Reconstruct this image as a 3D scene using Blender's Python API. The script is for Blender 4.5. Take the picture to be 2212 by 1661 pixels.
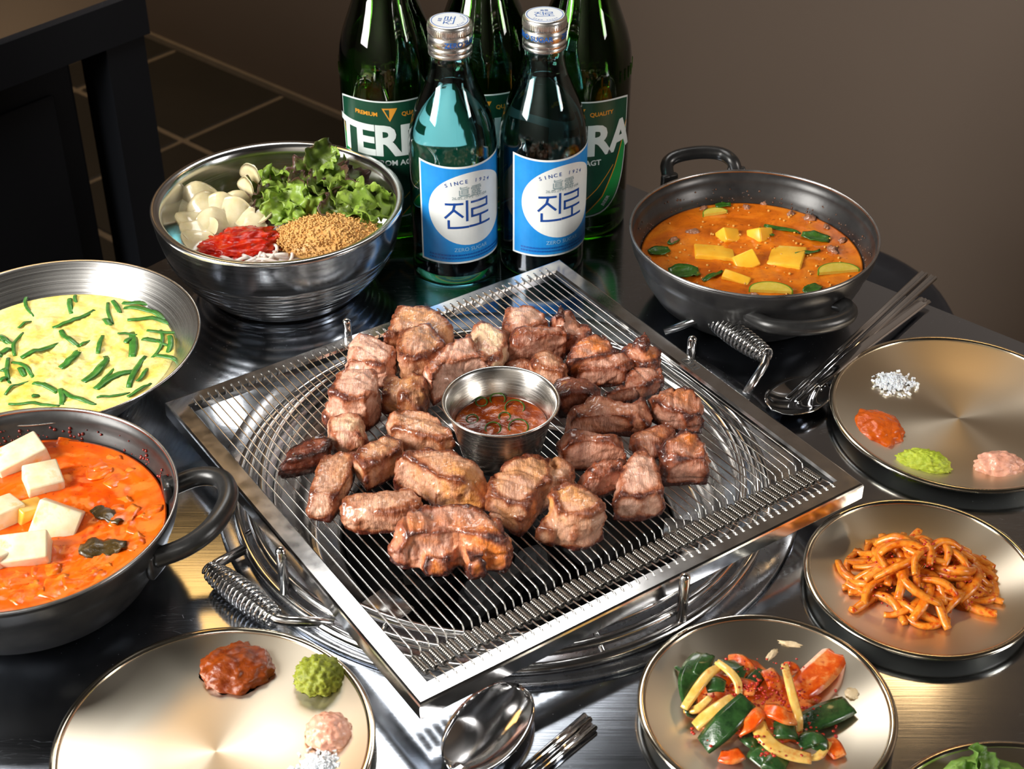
import bpy, bmesh, math, random
import numpy as np
from mathutils import Vector, Matrix, noise as mn

# ------------------------------------------------------------ camera, world, lights
sc = bpy.context.scene
COL = sc.collection
for o in list(bpy.data.objects):
    bpy.data.objects.remove(o)
IW, IH, FPX, PITCH, CAMH = 2212, 1661, 3400.0, math.radians(36.0), 0.636
cam = bpy.data.cameras.new('camera')
cam.sensor_width = 36.0
cam.lens = FPX / IW * 36.0
cam.clip_start = 0.02
cam.dof.use_dof = True
cam.dof.focus_distance = 1.02
cam.dof.aperture_fstop = 19.0
camo = bpy.data.objects.new('camera', cam)
COL.objects.link(camo)
camo.location = (0, 0, CAMH)
camo.rotation_euler = (math.pi / 2 - PITCH, 0, 0)
sc.camera = camo

sc.cycles.max_bounces = 10
sc.cycles.diffuse_bounces = 3
sc.cycles.glossy_bounces = 5
sc.cycles.transmission_bounces = 10
sc.view_settings.view_transform = 'Standard'
sc.view_settings.look = 'None'
sc.view_settings.exposure = 0.0
sc.view_settings.gamma = 1.0
sc.view_settings.use_curve_mapping = False

world = bpy.data.worlds.new('world')
sc.world = world
world.use_nodes = True
world.node_tree.nodes['Background'].inputs[0].default_value = (1.0, 0.86, 0.72, 1)
world.node_tree.nodes['Background'].inputs[1].default_value = 0.035


def area_light(name, loc, target, sx, sy, power, color, spread=180):
    l = bpy.data.lights.new(name, 'AREA')
    l.shape = 'RECTANGLE'
    l.size, l.size_y, l.energy, l.color = sx, sy, power, color
    l.spread = math.radians(spread)
    o = bpy.data.objects.new(name, l)
    COL.objects.link(o)
    o.location = loc
    o.rotation_euler = (Vector(target) - Vector(loc)).to_track_quat('-Z', 'Y').to_euler()
    return o


panel = area_light('ceiling_panel_light', (-0.10, 1.47, 0.92), (-0.10, 1.47, 0), 0.30, 0.50, 4.0, (1.0, 0.98, 0.95))
panel.rotation_euler = (0, 0, math.radians(-41.0))     # hung square to the room
area_light('small_panel_light', (-0.68, 1.33, 0.92), (-0.68, 1.33, 0), 0.16, 0.14, 0.35, (1.0, 0.98, 0.95))
area_light('window_light', (-1.35, 0.15, 0.78), (0, 0.88, 0.03), 0.62, 1.05, 60.0, (1.0, 0.965, 0.91))
area_light('side_window_light', (1.45, 0.20, 0.70), (0, 0.9, 0.03), 0.26, 0.60, 9.0, (1.0, 0.97, 0.94))
area_light('warm_panel_light', (-0.51, 1.52, 0.92), (-0.51, 1.52, 0), 0.25, 0.36, 1.2, (1.0, 0.55, 0.16))
area_light('warm_pendant_light', (0.62, 1.75, 1.15), (0.2, 0.8, 0), 0.10, 0.10, 0.4, (1.0, 0.6, 0.25))
area_light('wall_fill_light', (1.5, 0.35, 0.75), (1.15, 1.7, -0.45), 0.4, 0.4, 6.5, (1.0, 0.82, 0.67), 100)  # added fill to brighten the back wall, stands for no known fixture
area_light('warm_wall_light', (-0.85, 2.55, 1.35), (-1.0, 2.98, 0.6), 0.12, 0.12, 7.0, (1.0, 0.70, 0.36), 110)
area_light('front_bounce_light', (-0.2, -0.55, 1.55), (-0.9, -1.5, 0.5), 0.8, 0.5, 26.0, (1.0, 0.95, 0.88))  # unseen lamp added behind the camera, brightens wall_front for soft bounced fill

# ------------------------------------------------------------ helpers
RNG = random.Random(7)
CF = Vector((0, math.cos(PITCH), -math.sin(PITCH)))
CU = Vector((0, math.sin(PITCH), math.cos(PITCH)))
TA = math.radians(-41.0)                      # the tables' own axes in the room
AU = Vector((math.cos(TA), math.sin(TA), 0))
AV = Vector((-math.sin(TA), math.cos(TA), 0))


def un(px, py, z=0.0):
    """photo pixel -> point on the horizontal plane at height z"""
    d = CF + Vector((1, 0, 0)) * ((px - IW / 2) / FPX) - CU * ((py - IH / 2) / FPX)
    return Vector((0, 0, CAMH)) + d * ((z - CAMH) / d.z)


def tab(u, v, z=0.0):
    p = AU * u + AV * v
    return Vector((p.x, p.y, z))


def lin(r, g, b):
    f = lambda c: (c / 255 / 12.92) if c <= 10.3 else ((c / 255 + 0.055) / 1.055) ** 2.4
    return (f(r), f(g), f(b), 1.0)


def tag(o, label=None, cat=None, group=None, kind=None):
    if label: o['label'] = label
    if cat: o['category'] = cat
    if group: o['group'] = group
    if kind: o['kind'] = kind
    return o


def empty(name, loc=(0, 0, 0), label=None, cat=None, group=None, rz=0.0):
    o = bpy.data.objects.new(name, None)
    o.empty_display_size = 0.02
    o.location = loc
    o.rotation_euler = (0, 0, rz)
    COL.objects.link(o)
    return tag(o, label, cat, group)


def new_mesh(name, V, F, mats, smooth=True, attrs=None, midx=None):
    me = bpy.data.meshes.new(name)
    me.from_pydata([tuple(v) for v in V], [], [tuple(f) for f in F])
    for m in (mats if isinstance(mats, (list, tuple)) else [mats]):
        me.materials.append(m)
    if midx is not None:
        me.polygons.foreach_set('material_index', midx)
    if smooth:
        me.polygons.foreach_set('use_smooth', [True] * len(me.polygons))
    for k, vals in (attrs or {}).items():
        a = me.attributes.new(k, 'FLOAT', 'POINT')
        a.data.foreach_set('value', vals)
    me.update()
    return me


def place(name, me, parent=None):
    o = bpy.data.objects.new(name, me)
    COL.objects.link(o)
    if parent is not None:
        o.parent = parent
    return o


def part(name, VF, mat, parent, world_co=False, smooth=True, attrs=None, midx=None):
    """a mesh that is a part; verts are local to the parent's root unless world_co"""
    V, F = VF
    if world_co:
        r, p = Vector(), parent
        while p is not None:
            r += p.location
            p = p.parent
        V = [Vector(v) - r for v in V]
    return place(name, new_mesh(name, V, F, mat, smooth, attrs, midx), parent)


def solo(name, VF, mat, label, cat, group=None, smooth=True, attrs=None, kind=None, midx=None):
    """a top-level thing that is one mesh, verts in world space; origin at its base"""
    V, F = VF
    A = np.array([tuple(v) for v in V])
    b = Vector(((A[:, 0].min() + A[:, 0].max()) / 2, (A[:, 1].min() + A[:, 1].max()) / 2, A[:, 2].min()))
    o = place(name, new_mesh(name, A - np.array(b), F, mat, smooth, attrs, midx))
    o.location = b
    return tag(o, label, cat, group, kind)


def struct(name, VF, mat, smooth=False):
    V, F = VF
    return tag(place(name, new_mesh(name, V, F, mat, smooth)), kind='structure')


def join(*parts):
    V, F = [], []
    for v, f in parts:
        n = len(V)
        V += [Vector(x) for x in v]
        F += [tuple(i + n for i in q) for q in f]
    return V, F


def xf(VF, M):
    return [M @ Vector(v) for v in VF[0]], VF[1]


def lathe(prof, n=72, c=(0, 0, 0), closed=False):
    V, F, rings = [], [], []
    for r, z in prof:
        if r < 1e-6:
            rings.append([len(V)])
            V.append(Vector((c[0], c[1], c[2] + z)))
        else:
            rings.append(list(range(len(V), len(V) + n)))
            V += [Vector((c[0] + r * math.cos(2 * math.pi * i / n), c[1] + r * math.sin(2 * math.pi * i / n), c[2] + z)) for i in range(n)]
    pairs = list(zip(rings[:-1], rings[1:])) + ([(rings[-1], rings[0])] if closed else [])
    for a, b in pairs:
        for i in range(n):
            j = (i + 1) % n
            if len(a) == 1 and len(b) == 1: continue
            if len(a) == 1: F.append((a[0], b[j], b[i]))
            elif len(b) == 1: F.append((a[i], a[j], b[0]))
            else: F.append((a[i], a[j], b[j], b[i]))
    return V, F


def smooth_path(pts, k=6, closed=False):
    """Catmull-Rom through the points"""
    P = [Vector(p) for p in pts]
    n, out = len(P), []
    for i in range(n if closed else n - 1):
        if closed: a, b, c, d = P[(i - 1) % n], P[i], P[(i + 1) % n], P[(i + 2) % n]
        else: a, b, c, d = P[max(i - 1, 0)], P[i], P[i + 1], P[min(i + 2, n - 1)]
        for j in range(k):
            t = j / k
            out.append(0.5 * ((2 * b) + (c - a) * t + (2 * a - 5 * b + 4 * c - d) * t * t + (3 * b - a - 3 * c + d) * t ** 3))
    if not closed: out.append(P[-1])
    return out


def sweep(pts, section, closed=False, up=Vector((0, 0, 1)), scale=None):
    """sweep a closed 2-D section [(side, up)] along a path with an up hint"""
    P = [Vector(p) for p in pts]
    n, m = len(P), len(section)
    V, F = [], []
    for i, p in enumerate(P):
        if closed: t = P[(i + 1) % n] - P[i - 1]
        else: t = P[min(i + 1, n - 1)] - P[max(i - 1, 0)]
        t.normalize()
        h = up if not callable(up) else up(i)
        s = t.cross(h)
        if s.length < 1e-4: s = t.cross(Vector((0.3, 1, 0.1)))
        s.normalize()
        w = s.cross(t)
        k = 1.0 if scale is None else scale(i / max(n - 1, 1))
        V += [p + s * (a * k) + w * (b * k) for a, b in section]
    for i in range(n if closed else n - 1):
        a, b = i * m, ((i + 1) % n) * m
        F += [(a + j, a + (j + 1) % m, b + (j + 1) % m, b + j) for j in range(m)]
    if not closed:
        F += [tuple(range(m - 1, -1, -1)), tuple(range((n - 1) * m, n * m))]
    return V, F


def circ(r, n=8, ry=None):
    return [(r * math.cos(2 * math.pi * i / n), (ry or r) * math.sin(2 * math.pi * i / n)) for i in range(n)]


def tube(pts, r, n=8, closed=False, up=Vector((0, 0, 1)), scale=None):
    return sweep(pts, circ(r, n), closed, up, scale)


def rrect(w, h, r, k=3):
    out = []
    for cx, cy, a0 in ((w / 2 - r, h / 2 - r, 0), (-w / 2 + r, h / 2 - r, 90), (-w / 2 + r, -h / 2 + r, 180), (w / 2 - r, -h / 2 + r, 270)):
        for i in range(k + 1):
            a = math.radians(a0 + 90 * i / k)
            out.append((cx + r * math.cos(a), cy + r * math.sin(a)))
    return out


def box(x0, x1, y0, y1, z0, z1):
    V = [Vector((x, y, z)) for z in (z0, z1) for y in (y0, y1) for x in (x0, x1)]
    return V, [(0, 2, 3, 1), (4, 5, 7, 6), (0, 1, 5, 4), (2, 6, 7, 3), (0, 4, 6, 2), (1, 3, 7, 5)]


def tbox(u0, u1, v0, v1, z0, z1):
    V, F = box(u0, u1, v0, v1, z0, z1)
    return [tab(v.x, v.y, v.z) for v in V], F


def bevel(VF, w, seg=2):
    me = new_mesh('tmp', VF[0], VF[1], [], False)
    bm = bmesh.new(); bm.from_mesh(me)
    bmesh.ops.bevel(bm, geom=bm.edges[:], offset=w, segments=seg, affect='EDGES', profile=0.5)
    V = [v.co.copy() for v in bm.verts]
    bm.verts.index_update()
    F = [tuple(v.index for v in f.verts) for f in bm.faces]
    bm.free(); bpy.data.meshes.remove(me)
    return V, F


def prism(poly, z0, z1):
    n = len(poly)
    V = [Vector((p[0], p[1], z0)) for p in poly] + [Vector((p[0], p[1], z1)) for p in poly]
    F = [tuple(range(n - 1, -1, -1)), tuple(range(n, 2 * n))] + [(i, (i + 1) % n, n + (i + 1) % n, n + i) for i in range(n)]
    return V, F


def ico(sub=3):
    bm = bmesh.new()
    bmesh.ops.create_icosphere(bm, subdivisions=sub, radius=1.0)
    V = [v.co.copy() for v in bm.verts]
    F = [tuple(v.index for v in f.verts) for f in bm.faces]
    bm.free()
    return V, F


ICO = {k: ico(k) for k in (1, 2, 3, 4, 5)}


def fbm(p, oct=4, h=0.9):
    return mn.fractal(p, h, 2.1, oct)


def lump(c, rx, ry, rz, amp, freq, seed=0, sub=4, floor=None, power=1.0, yaw=0.0, ridged=False):
    """a noisy, flat-bottomed heap sitting on z = c.z"""
    V0, F = ICO[sub]
    off = Vector((seed * 3.7, seed * 1.9, seed * 5.3))
    R = Matrix.Rotation(yaw, 3, 'Z')
    V = []
    for v in V0:
        d = 1 + amp * fbm(v * freq + off, 5)
        if ridged:
            d += amp * 0.6 * (1 - 2 * abs(mn.noise(v * freq * 2.3 + off)))
        q = Vector((v.x * rx * d, v.y * ry * d, max(v.z, -0.12) * rz * d))
        q = R @ q
        V.append(Vector((c[0] + q.x, c[1] + q.y, c[2] + max(q.z, -0.0005))))
    return V, F


def remesh(VF, voxel, smooth=2):
    me = new_mesh('tmp', VF[0], VF[1], [], False)
    o = place('tmp', me)
    md = o.modifiers.new('r', 'REMESH'); md.mode = 'VOXEL'; md.voxel_size = voxel
    if smooth:
        ms = o.modifiers.new('s', 'SMOOTH'); ms.factor = 0.5; ms.iterations = smooth
    dg = bpy.context.evaluated_depsgraph_get()
    m2 = bpy.data.meshes.new_from_object(o.evaluated_get(dg))
    V = np.empty(len(m2.vertices) * 3); m2.vertices.foreach_get('co', V)
    N = np.empty(len(m2.vertices) * 3); m2.vertex_normals.foreach_get('vector', N)
    F = [tuple(p.vertices) for p in m2.polygons]
    E = np.empty(len(m2.edges) * 2, dtype=np.int64); m2.edges.foreach_get('vertices', E)
    bpy.data.objects.remove(o); bpy.data.meshes.remove(me); bpy.data.meshes.remove(m2)
    return V.reshape(-1, 3), N.reshape(-1, 3), F, E.reshape(-1, 2)


# ------------------------------------------------------------ material helpers
class Mat:
    def __init__(s, name):
        s.m = bpy.data.materials.new(name)
        s.m.use_nodes = True
        s.nt = s.m.node_tree
        s.b = s.nt.nodes['Principled BSDF']
        s._tc = None

    def n(s, t, ins=None, **props):
        nd = s.nt.nodes.new(t)
        for k, v in props.items(): setattr(nd, k, v)
        for k, v in (ins or {}).items(): s.put(nd.inputs[k], v)
        return nd

    def put(s, sock, v):
        if isinstance(v, bpy.types.NodeSocket): s.nt.links.new(v, sock)
        else: sock.default_value = v

    def set(s, **kw):
        for k, v in kw.items(): s.put(s.b.inputs[k.replace('_', ' ')], v)
        return s

    def co(s, scale=(1, 1, 1), rot=(0, 0, 0), which='Object'):
        if s._tc is None: s._tc = s.n('ShaderNodeTexCoord')
        if tuple(scale) == (1, 1, 1) and tuple(rot) == (0, 0, 0): return s._tc.outputs[which]
        return s.n('ShaderNodeMapping', {'Vector': s._tc.outputs[which], 'Scale': scale, 'Rotation': rot}).outputs[0]

    def noise(s, scale, detail=4, rough=0.55, vec=None, dist=0.0):
        return s.n('ShaderNodeTexNoise', {'Vector': vec or s.co(), 'Scale': scale, 'Detail': detail, 'Roughness': rough, 'Distortion': dist}).outputs[0]

    def vor(s, scale, vec=None, feature='F1', out=0):
        return s.n('ShaderNodeTexVoronoi', {'Vector': vec or s.co(), 'Scale': scale}, feature=feature).outputs[out]

    def ramp(s, fac, stops):
        nd = s.n('ShaderNodeValToRGB', {'Fac': fac})
        e = nd.color_ramp.elements
        while len(e) < len(stops): e.new(0.5)
        for i, (p, c) in enumerate(stops):
            e[i].position = p
            e[i].color = c if isinstance(c, tuple) else (c, c, c, 1)
        return nd.outputs[0]

    def mix(s, fac, a, b, mode='MIX'):
        nd = s.n('ShaderNodeMix', data_type='RGBA', blend_type=mode)
        s.put(nd.inputs[0], fac); s.put(nd.inputs[6], a); s.put(nd.inputs[7], b)
        return nd.outputs[2]

    def math(s, op, a, b=0.0, c=0.0):
        nd = s.n('ShaderNodeMath', operation=op)
        s.put(nd.inputs[0], a); s.put(nd.inputs[1], b); s.put(nd.inputs[2], c)
        return nd.outputs[0]

    def attr(s, name):
        return s.n('ShaderNodeAttribute', attribute_name=name).outputs['Fac']

    def rnd(s):
        return s.n('ShaderNodeObjectInfo').outputs['Random']

    def bump(s, h, strength=0.4, dist=0.001, base=None):
        nd = s.n('ShaderNodeBump', {'Height': h, 'Strength': strength, 'Distance': dist})
        if base is not None: s.put(nd.inputs['Normal'], base)
        return nd.outputs[0]


def plain(name, col, rough=0.5, metal=0.0, **kw):
    m = Mat(name).set(Base_Color=col, Roughness=rough, Metallic=metal, **kw)
    return m.m


def food(name, stops, scale, rough=0.35, bump=0.5, bdist=0.0006, sss=0.0, detail=6, coat=0.0, spec=0.5, nscale=None):
    """mottled food: noise-driven colour, fine relief, moist gloss"""
    m = Mat(name)
    f = m.noise(scale, detail, 0.6)
    c = m.ramp(f, stops)
    m.set(Base_Color=c, Roughness=rough, Normal=m.bump(m.noise(nscale or scale * 3, 5, 0.6), bump, bdist))
    m.b.inputs['Specular IOR Level'].default_value = spec
    if sss:
        m.set(Subsurface_Weight=sss, Subsurface_Radius=(1.0, 0.5, 0.25), Subsurface_Scale=0.004)
    if coat:
        m.set(Coat_Weight=coat, Coat_Roughness=0.08)
    return m.m


def steel(name, col=(0.62, 0.62, 0.63, 1), rough=0.2, brush=None, aniso=0.0, stain=0.0, radial=False, bstr=0.05):
    m = Mat(name)
    if brush:
        v = m.co(brush)
        g = m.noise(1.0, 3, 0.6, v)
        r = m.n('ShaderNodeMapRange', {'Value': g, 'From Min': 0.3, 'From Max': 0.7, 'To Min': rough * 0.75, 'To Max': rough * 1.35}).outputs[0]
        m.set(Normal=m.bump(g, bstr, 0.0003))
    else:
        g = m.noise(90, 4, 0.6)
        r = m.n('ShaderNodeMapRange', {'Value': g, 'From Min': 0.3, 'From Max': 0.7, 'To Min': rough * 0.85, 'To Max': rough * 1.2}).outputs[0]
    c = col
    if stain:
        st = m.ramp(m.noise(55, 6, 0.65), [(0.45, 0.0), (0.75, stain)])
        c = m.mix(st, col, (0.16, 0.10, 0.06, 1))
        r = m.math('ADD', r, m.math('MULTIPLY', st, 0.25))
    m.set(Base_Color=c, Metallic=1.0, Roughness=r)
    if aniso:
        m.set(Anisotropic=aniso, Anisotropic_Rotation=0.25)
        if radial:
            m.set(Tangent=m.n('ShaderNodeTangent', direction_type='RADIAL', axis='Z').outputs[0])
    return m.m


# table steel: brushed, scratched
def table_steel():
    m = Mat('brushed_table_steel')
    rot = (0, 0, -TA)
    g = m.noise(1.0, 3, 0.6, m.co((14, 900, 1), rot))
    blot = m.noise(9, 4, 0.6)
    r = m.math('ADD', m.math('MULTIPLY', g, 0.08), m.math('MULTIPLY', blot, 0.10))
    r = m.math('ADD', r, 0.03)
    s1 = m.math('LESS_THAN', m.vor(9, m.co((4, 60, 1), (0, 0, 0.5)), 'DISTANCE_TO_EDGE'), 0.003)
    sp = m.math('LESS_THAN', m.vor(230), 0.06)
    k = m.math('MAXIMUM', m.math('MULTIPLY', s1, m.math('GREATER_THAN', m.noise(11, 3), 0.60)), m.math('MULTIPLY', sp, m.math('GREATER_THAN', m.noise(6, 3), 0.53)))
    r = m.math('ADD', r, m.math('MULTIPLY', k, 0.3))
    m.set(Base_Color=(0.40, 0.435, 0.49, 1), Metallic=1.0, Roughness=r, Normal=m.bump(g, 0.05, 0.0003))
    return m.m


M = {}
M['table'] = table_steel()
M['steel'] = steel('polished_steel', (0.66, 0.66, 0.66, 1), 0.13)
M['frame'] = steel('grill_frame_steel', (0.72, 0.72, 0.72, 1), 0.14, stain=0.35)
M['wire'] = steel('wire_steel', (0.75, 0.74, 0.72, 1), 0.18)
M['spring'] = steel('spring_steel', (0.36, 0.34, 0.31, 1), 0.2)
M['well'] = steel('burner_steel', (0.62, 0.61, 0.60, 1), 0.2, stain=0.5)
M['flange'] = steel('satin_flange_steel', (0.50, 0.52, 0.56, 1), 0.27)
M['rack'] = steel('rack_wire_steel', (0.66, 0.66, 0.66, 1), 0.17)
M['pit'] = plain('sooty_iron', (0.012, 0.012, 0.013, 1), 0.7)
M['bowl'] = steel('bowl_steel', (0.66, 0.66, 0.66, 1), 0.17, brush=(3, 3, 900), bstr=0.02)
M['egg_bowl'] = steel('pan_steel', (0.62, 0.61, 0.59, 1), 0.26, brush=(3, 3, 2600), bstr=0.01)
M['cup'] = steel('cup_steel', (0.64, 0.62, 0.59, 1), 0.23, brush=(3, 3, 900), stain=0.2, bstr=0.02)
M['plate'] = steel('champagne_plate_steel', (0.74, 0.67, 0.545, 1), 0.33, brush=(1, 1, 1), aniso=0.75, radial=True, bstr=0.0)
M['plate_rim'] = steel('champagne_rim_steel', (0.76, 0.68, 0.54, 1), 0.14)
M['cutlery'] = steel('cutlery_steel', (0.70, 0.70, 0.71, 1), 0.07)
M['pot'] = food('black_pot_iron', [(0.3, (0.010, 0.010, 0.011, 1)), (0.8, (0.035, 0.034, 0.033, 1))], 60, 0.33, 0.15, 0.0004)
M['pot_edge'] = steel('worn_pot_edge', (0.45, 0.45, 0.46, 1), 0.3)
M['handle'] = food('black_handle', [(0.3, (0.012, 0.012, 0.012, 1)), (0.8, (0.03, 0.03, 0.03, 1))], 80, 0.3, 0.2, 0.0004)
M['black_metal'] = plain('black_painted_steel', (0.0025, 0.0032, 0.005, 1), 0.55, Specular_IOR_Level=0.25)
M['vinyl'] = food('black_vinyl', [(0.3, (0.010, 0.012, 0.018, 1)), (0.8, (0.016, 0.018, 0.024, 1))], 60, 0.45, 0.25, 0.0005)

# ------------------------------------------------------------ the room
def wall_mat():
    m = Mat('brown_painted_wall')
    c = m.ramp(m.noise(1.6, 4, 0.5), [(0.3, (0.090, 0.066, 0.050, 1)), (0.75, (0.104, 0.077, 0.058, 1))])
    m.set(Base_Color=c, Roughness=0.55, Normal=m.bump(m.noise(140, 3), 0.12, 0.001))
    return m.m


M['wall'] = wall_mat()
M['tile'] = food('dark_floor_tile', [(0.3, (0.008, 0.0065, 0.0045, 1)), (0.8, (0.014, 0.011, 0.008, 1))], 6, 0.55, 0.2, 0.001)
M['grout'] = food('floor_grout', [(0.3, (0.10, 0.078, 0.055, 1)), (0.8, (0.15, 0.115, 0.08, 1))], 20, 0.85, 0.3, 0.001)
FZ, WV, WU = -0.75, 1.89, -2.70
struct('wall_back', tbox(WU - 0.1, 2.6, WV, WV + 0.1, FZ - 0.05, 1.9), M['wall'])
struct('wall_left', tbox(WU - 0.1, WU, -1.65, WV, FZ - 0.05, 1.9), M['wall'])
struct('baseboard_back', tbox(WU, 2.6, WV - 0.008, WV, FZ, FZ + 0.012), M['grout'])
M['pale_wall'] = food('pale_painted_wall', [(0.3, (0.42, 0.39, 0.35, 1)), (0.8, (0.47, 0.44, 0.40, 1))], 2, 0.7, 0.1, 0.001)
M['dark_ceiling'] = plain('dark_ceiling', (0.03, 0.028, 0.026, 1), 0.8)
struct('wall_front', tbox(WU - 0.1, 2.7, -1.75, -1.65, FZ - 0.05, 1.9), M['pale_wall'])
struct('wall_right', tbox(2.6, 2.7, -1.65, WV, FZ - 0.05, 1.9), M['wall'])
struct('ceiling', tbox(WU - 0.1, 2.7, -1.75, WV + 0.1, 1.9, 1.95), M['dark_ceiling'])
floor = struct('floor', tbox(WU - 0.1, 2.7, -1.75, WV + 0.1, FZ - 0.05, FZ - 0.003), M['grout'])
tile_me = new_mesh('tile', *bevel(box(-0.1615, 0.1615, -0.1515, 0.1515, -0.012, 0.0), 0.002, 1), M['tile'], False)
for i in range(-2, 16):
    for j in range(-1, 12):
        u, v = -2.245 - 0.335 / 2 + 0.335 * i, 1.628 + 0.316 / 2 - 0.316 * j
        if u - 0.165 < WU or v + 0.15 > WV + 0.05: continue
        if u > 0.5 or v < 0.0: continue
        t = place('tile', tile_me, floor)
        t.location = tab(u, v, FZ)
        t.rotation_euler = (0, 0, TA)


cut_me = new_mesh('tile', *bevel(box(-0.052, 0.052, -0.1515, 0.1515, -0.012, 0.0), 0.002, 1), M['tile'], False)
for j in range(-1, 6):
    t = place('tile', cut_me, floor)
    t.location = tab(-2.6400, 1.628 + 0.316 / 2 - 0.316 * j, FZ)
    t.rotation_euler = (0, 0, TA)
# ------------------------------------------------------------ tables and stool
GC = Vector((-0.002, 0.778, 0))       # burner centre
def plate_with_hole(u0, u1, v0, v1, z0, z1, c=None, r=0.0, n=96):
    cu, cv = c.dot(AU), c.dot(AV)
    angs = [2 * math.pi * i / n for i in range(n)]
    for (u, v) in ((u0, v0), (u1, v0), (u1, v1), (u0, v1)):
        angs.append(math.atan2(v - cv, u - cu) % (2 * math.pi))
    angs.sort()
    I, O = [], []
    for a in angs:
        ca, sa = math.cos(a), math.sin(a)
        t = min([(u1 - cu) / ca if ca > 1e-9 else 9, (u0 - cu) / ca if ca < -1e-9 else 9,
                 (v1 - cv) / sa if sa > 1e-9 else 9, (v0 - cv) / sa if sa < -1e-9 else 9])
        I.append((cu + r * ca, cv + r * sa)); O.append((cu + t * ca, cv + t * sa))
    N = len(angs)
    V = [tab(*p, z1) for p in I] + [tab(*p, z1) for p in O] + [tab(*p, z0) for p in I] + [tab(*p, z0) for p in O]
    F = []
    for i in range(N):
        j = (i + 1) % N
        F += [(i, N + i, N + j, j), (2 * N + i, 2 * N + j, 3 * N + j, 3 * N + i), (N + i, 3 * N + i, 3 * N + j, N + j), (i, j, 2 * N + j, 2 * N + i)]
    return V, F


U0, U1, V0, V1 = -0.885, 0.12, 0.205, 0.938
tb = empty('dining_table', tab(-0.38, 0.57, FZ), 'stainless steel barbecue table with a round burner well, set with food', 'table')
part('table_top', plate_with_hole(U0, U1, V0, V1, -0.022, 0.0, GC, 0.152), M['table'], tb, True, False)
ap = []
for a in ((U0 + .01, U1 - .01, V0 + .01, V0 + .03), (U0 + .01, U1 - .01, V1 - .03, V1 - .01), (U0 + .01, U0 + .03, V0 + .03, V1 - .03), (U1 - .03, U1 - .01, V0 + .03, V1 - .03)):
    part('apron', tbox(*a, -0.072, -0.0222), M['black_metal'], tb, True, False)
for u in (U0 + .012, U1 - .062):
    for v in (V0 + .012, V1 - .062):
        part('leg', tbox(u, u + .05, v, v + .05, FZ, -0.0725), M['black_metal'], tb, True, False)

NU0, NU1, NV0, NV1 = -2.15, -1.335, 0.215, 0.944
nt = empty('neighbour_table', tab(-1.74, 0.58, FZ), 'steel topped dining table with black apron and legs standing across the aisle', 'table')
part('table_top', tbox(NU0, NU1, NV0, NV1, -0.006, 0.0), M['table'], nt, True, False)
for a in ((NU0, NU1, NV0, NV0 + .02), (NU0, NU1, NV1 - .02, NV1), (NU0, NU0 + .02, NV0 + .02, NV1 - .02), (NU1 - .02, NU1, NV0 + .02, NV1 - .02)):
    part('apron', tbox(*a, -0.052, -0.0062), M['black_metal'], nt, True, False)
for u in (NU0 + .005, NU1 - .055):
    for v in (NV0 + .005, NV1 - .055):
        part('leg', tbox(u, u + .05, v, v + .05, FZ, -0.0525), M['black_metal'], nt, True, False)
part('stretcher', tbox(NU1 - .05, NU1 - .01, NV0 + .056, NV1 - .056, -0.60, -0.56), M['black_metal'], nt, True, False)
bx = part('burner_box', bevel(tbox(NU1 - .42, NU1 - .03, NV0 + .1, NV1 - .085, -0.40, -0.0525), 0.004), M['black_metal'], nt, True, False)
part('front_panel', bevel(tbox(NU1 - .029, NU1 - .022, NV0 + .13, NV1 - .115, -0.38, -0.09), 0.002, 1), M['black_metal'], bx, True, False)

st = empty('stool', (0.308, 1.405, FZ), 'round black vinyl stool behind the pot of soybean stew', 'stool')
part('seat', lathe([(0, .47 - .022), (.10, .47 - .02), (.135, .47 - .008), (.15, .47 - .001), (.158, .47 - .004), (.166, .47 - .016), (.168, .47 - .035), (.164, .47 - .055), (.150, .47 - .066), (0, .47 - .066)], 64), M['vinyl'], st)
for k in range(4):
    a = math.pi / 4 + k * math.pi / 2
    part('leg', tube([(0.10 * math.cos(a), 0.10 * math.sin(a), .405), (0.15 * math.cos(a), 0.15 * math.sin(a), 0.0)], 0.011, 10), M['black_metal'], st)
part('foot_ring', lathe([(.128 + .006 * math.cos(t), .2 + .006 * math.sin(t)) for t in [i * math.pi / 4 for i in range(8)]], 48, closed=True), M['black_metal'], st)

# ------------------------------------------------------------ burner, charcoal, rack
bn = empty('burner', GC, 'round stainless burner set into the table with a sooty charcoal pit', 'burner')
part('flange', lathe([(.1835, .0002), (.1842, .0022), (.1825, .0036), (.176, .0030), (.171, .0040), (.160, .0018), (.1495, .0022), (.1495, -.004), (.178, -.0001)], 128, closed=True), M['flange'], bn)
part('trough', lathe([(.1488, .0015), (.1468, -.005), (.1440, -.0095), (.1385, -.0110), (.1362, -.0150), (.1350, -.0215), (.1300, -.0290), (.1262, -.0320), (.1262, -.0350), (.1300, -.0335), (.1380, -.0235), (.1488, -.0110)], 128, closed=True), M['well'], bn)
part('ledge', lathe([(.1258, -.0315), (.1230, -.0370), (.1120, -.0400), (.1085, -.0440), (.1075, -.0500), (.1100, -.0510), (.1258, -.0400)], 96, closed=True), M['well'], bn)
part('pit', lathe([(.1070, -.0445), (.1030, -.070), (.090, -.098), (0, -.101), (0, -.105), (.094, -.102), (.1075, -.070), (.1095, -.0515)], 72), M['pit'], bn)
for k in range(3):
    a = math.radians(-8 + k * 118)
    w = Matrix.Rotation(a, 4, 'Z')
    part('support_tab', xf(bevel(box(.100, .124, -.014, .014, -.040, -.0355), .001, 1), w), M['well'], bn)

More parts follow.
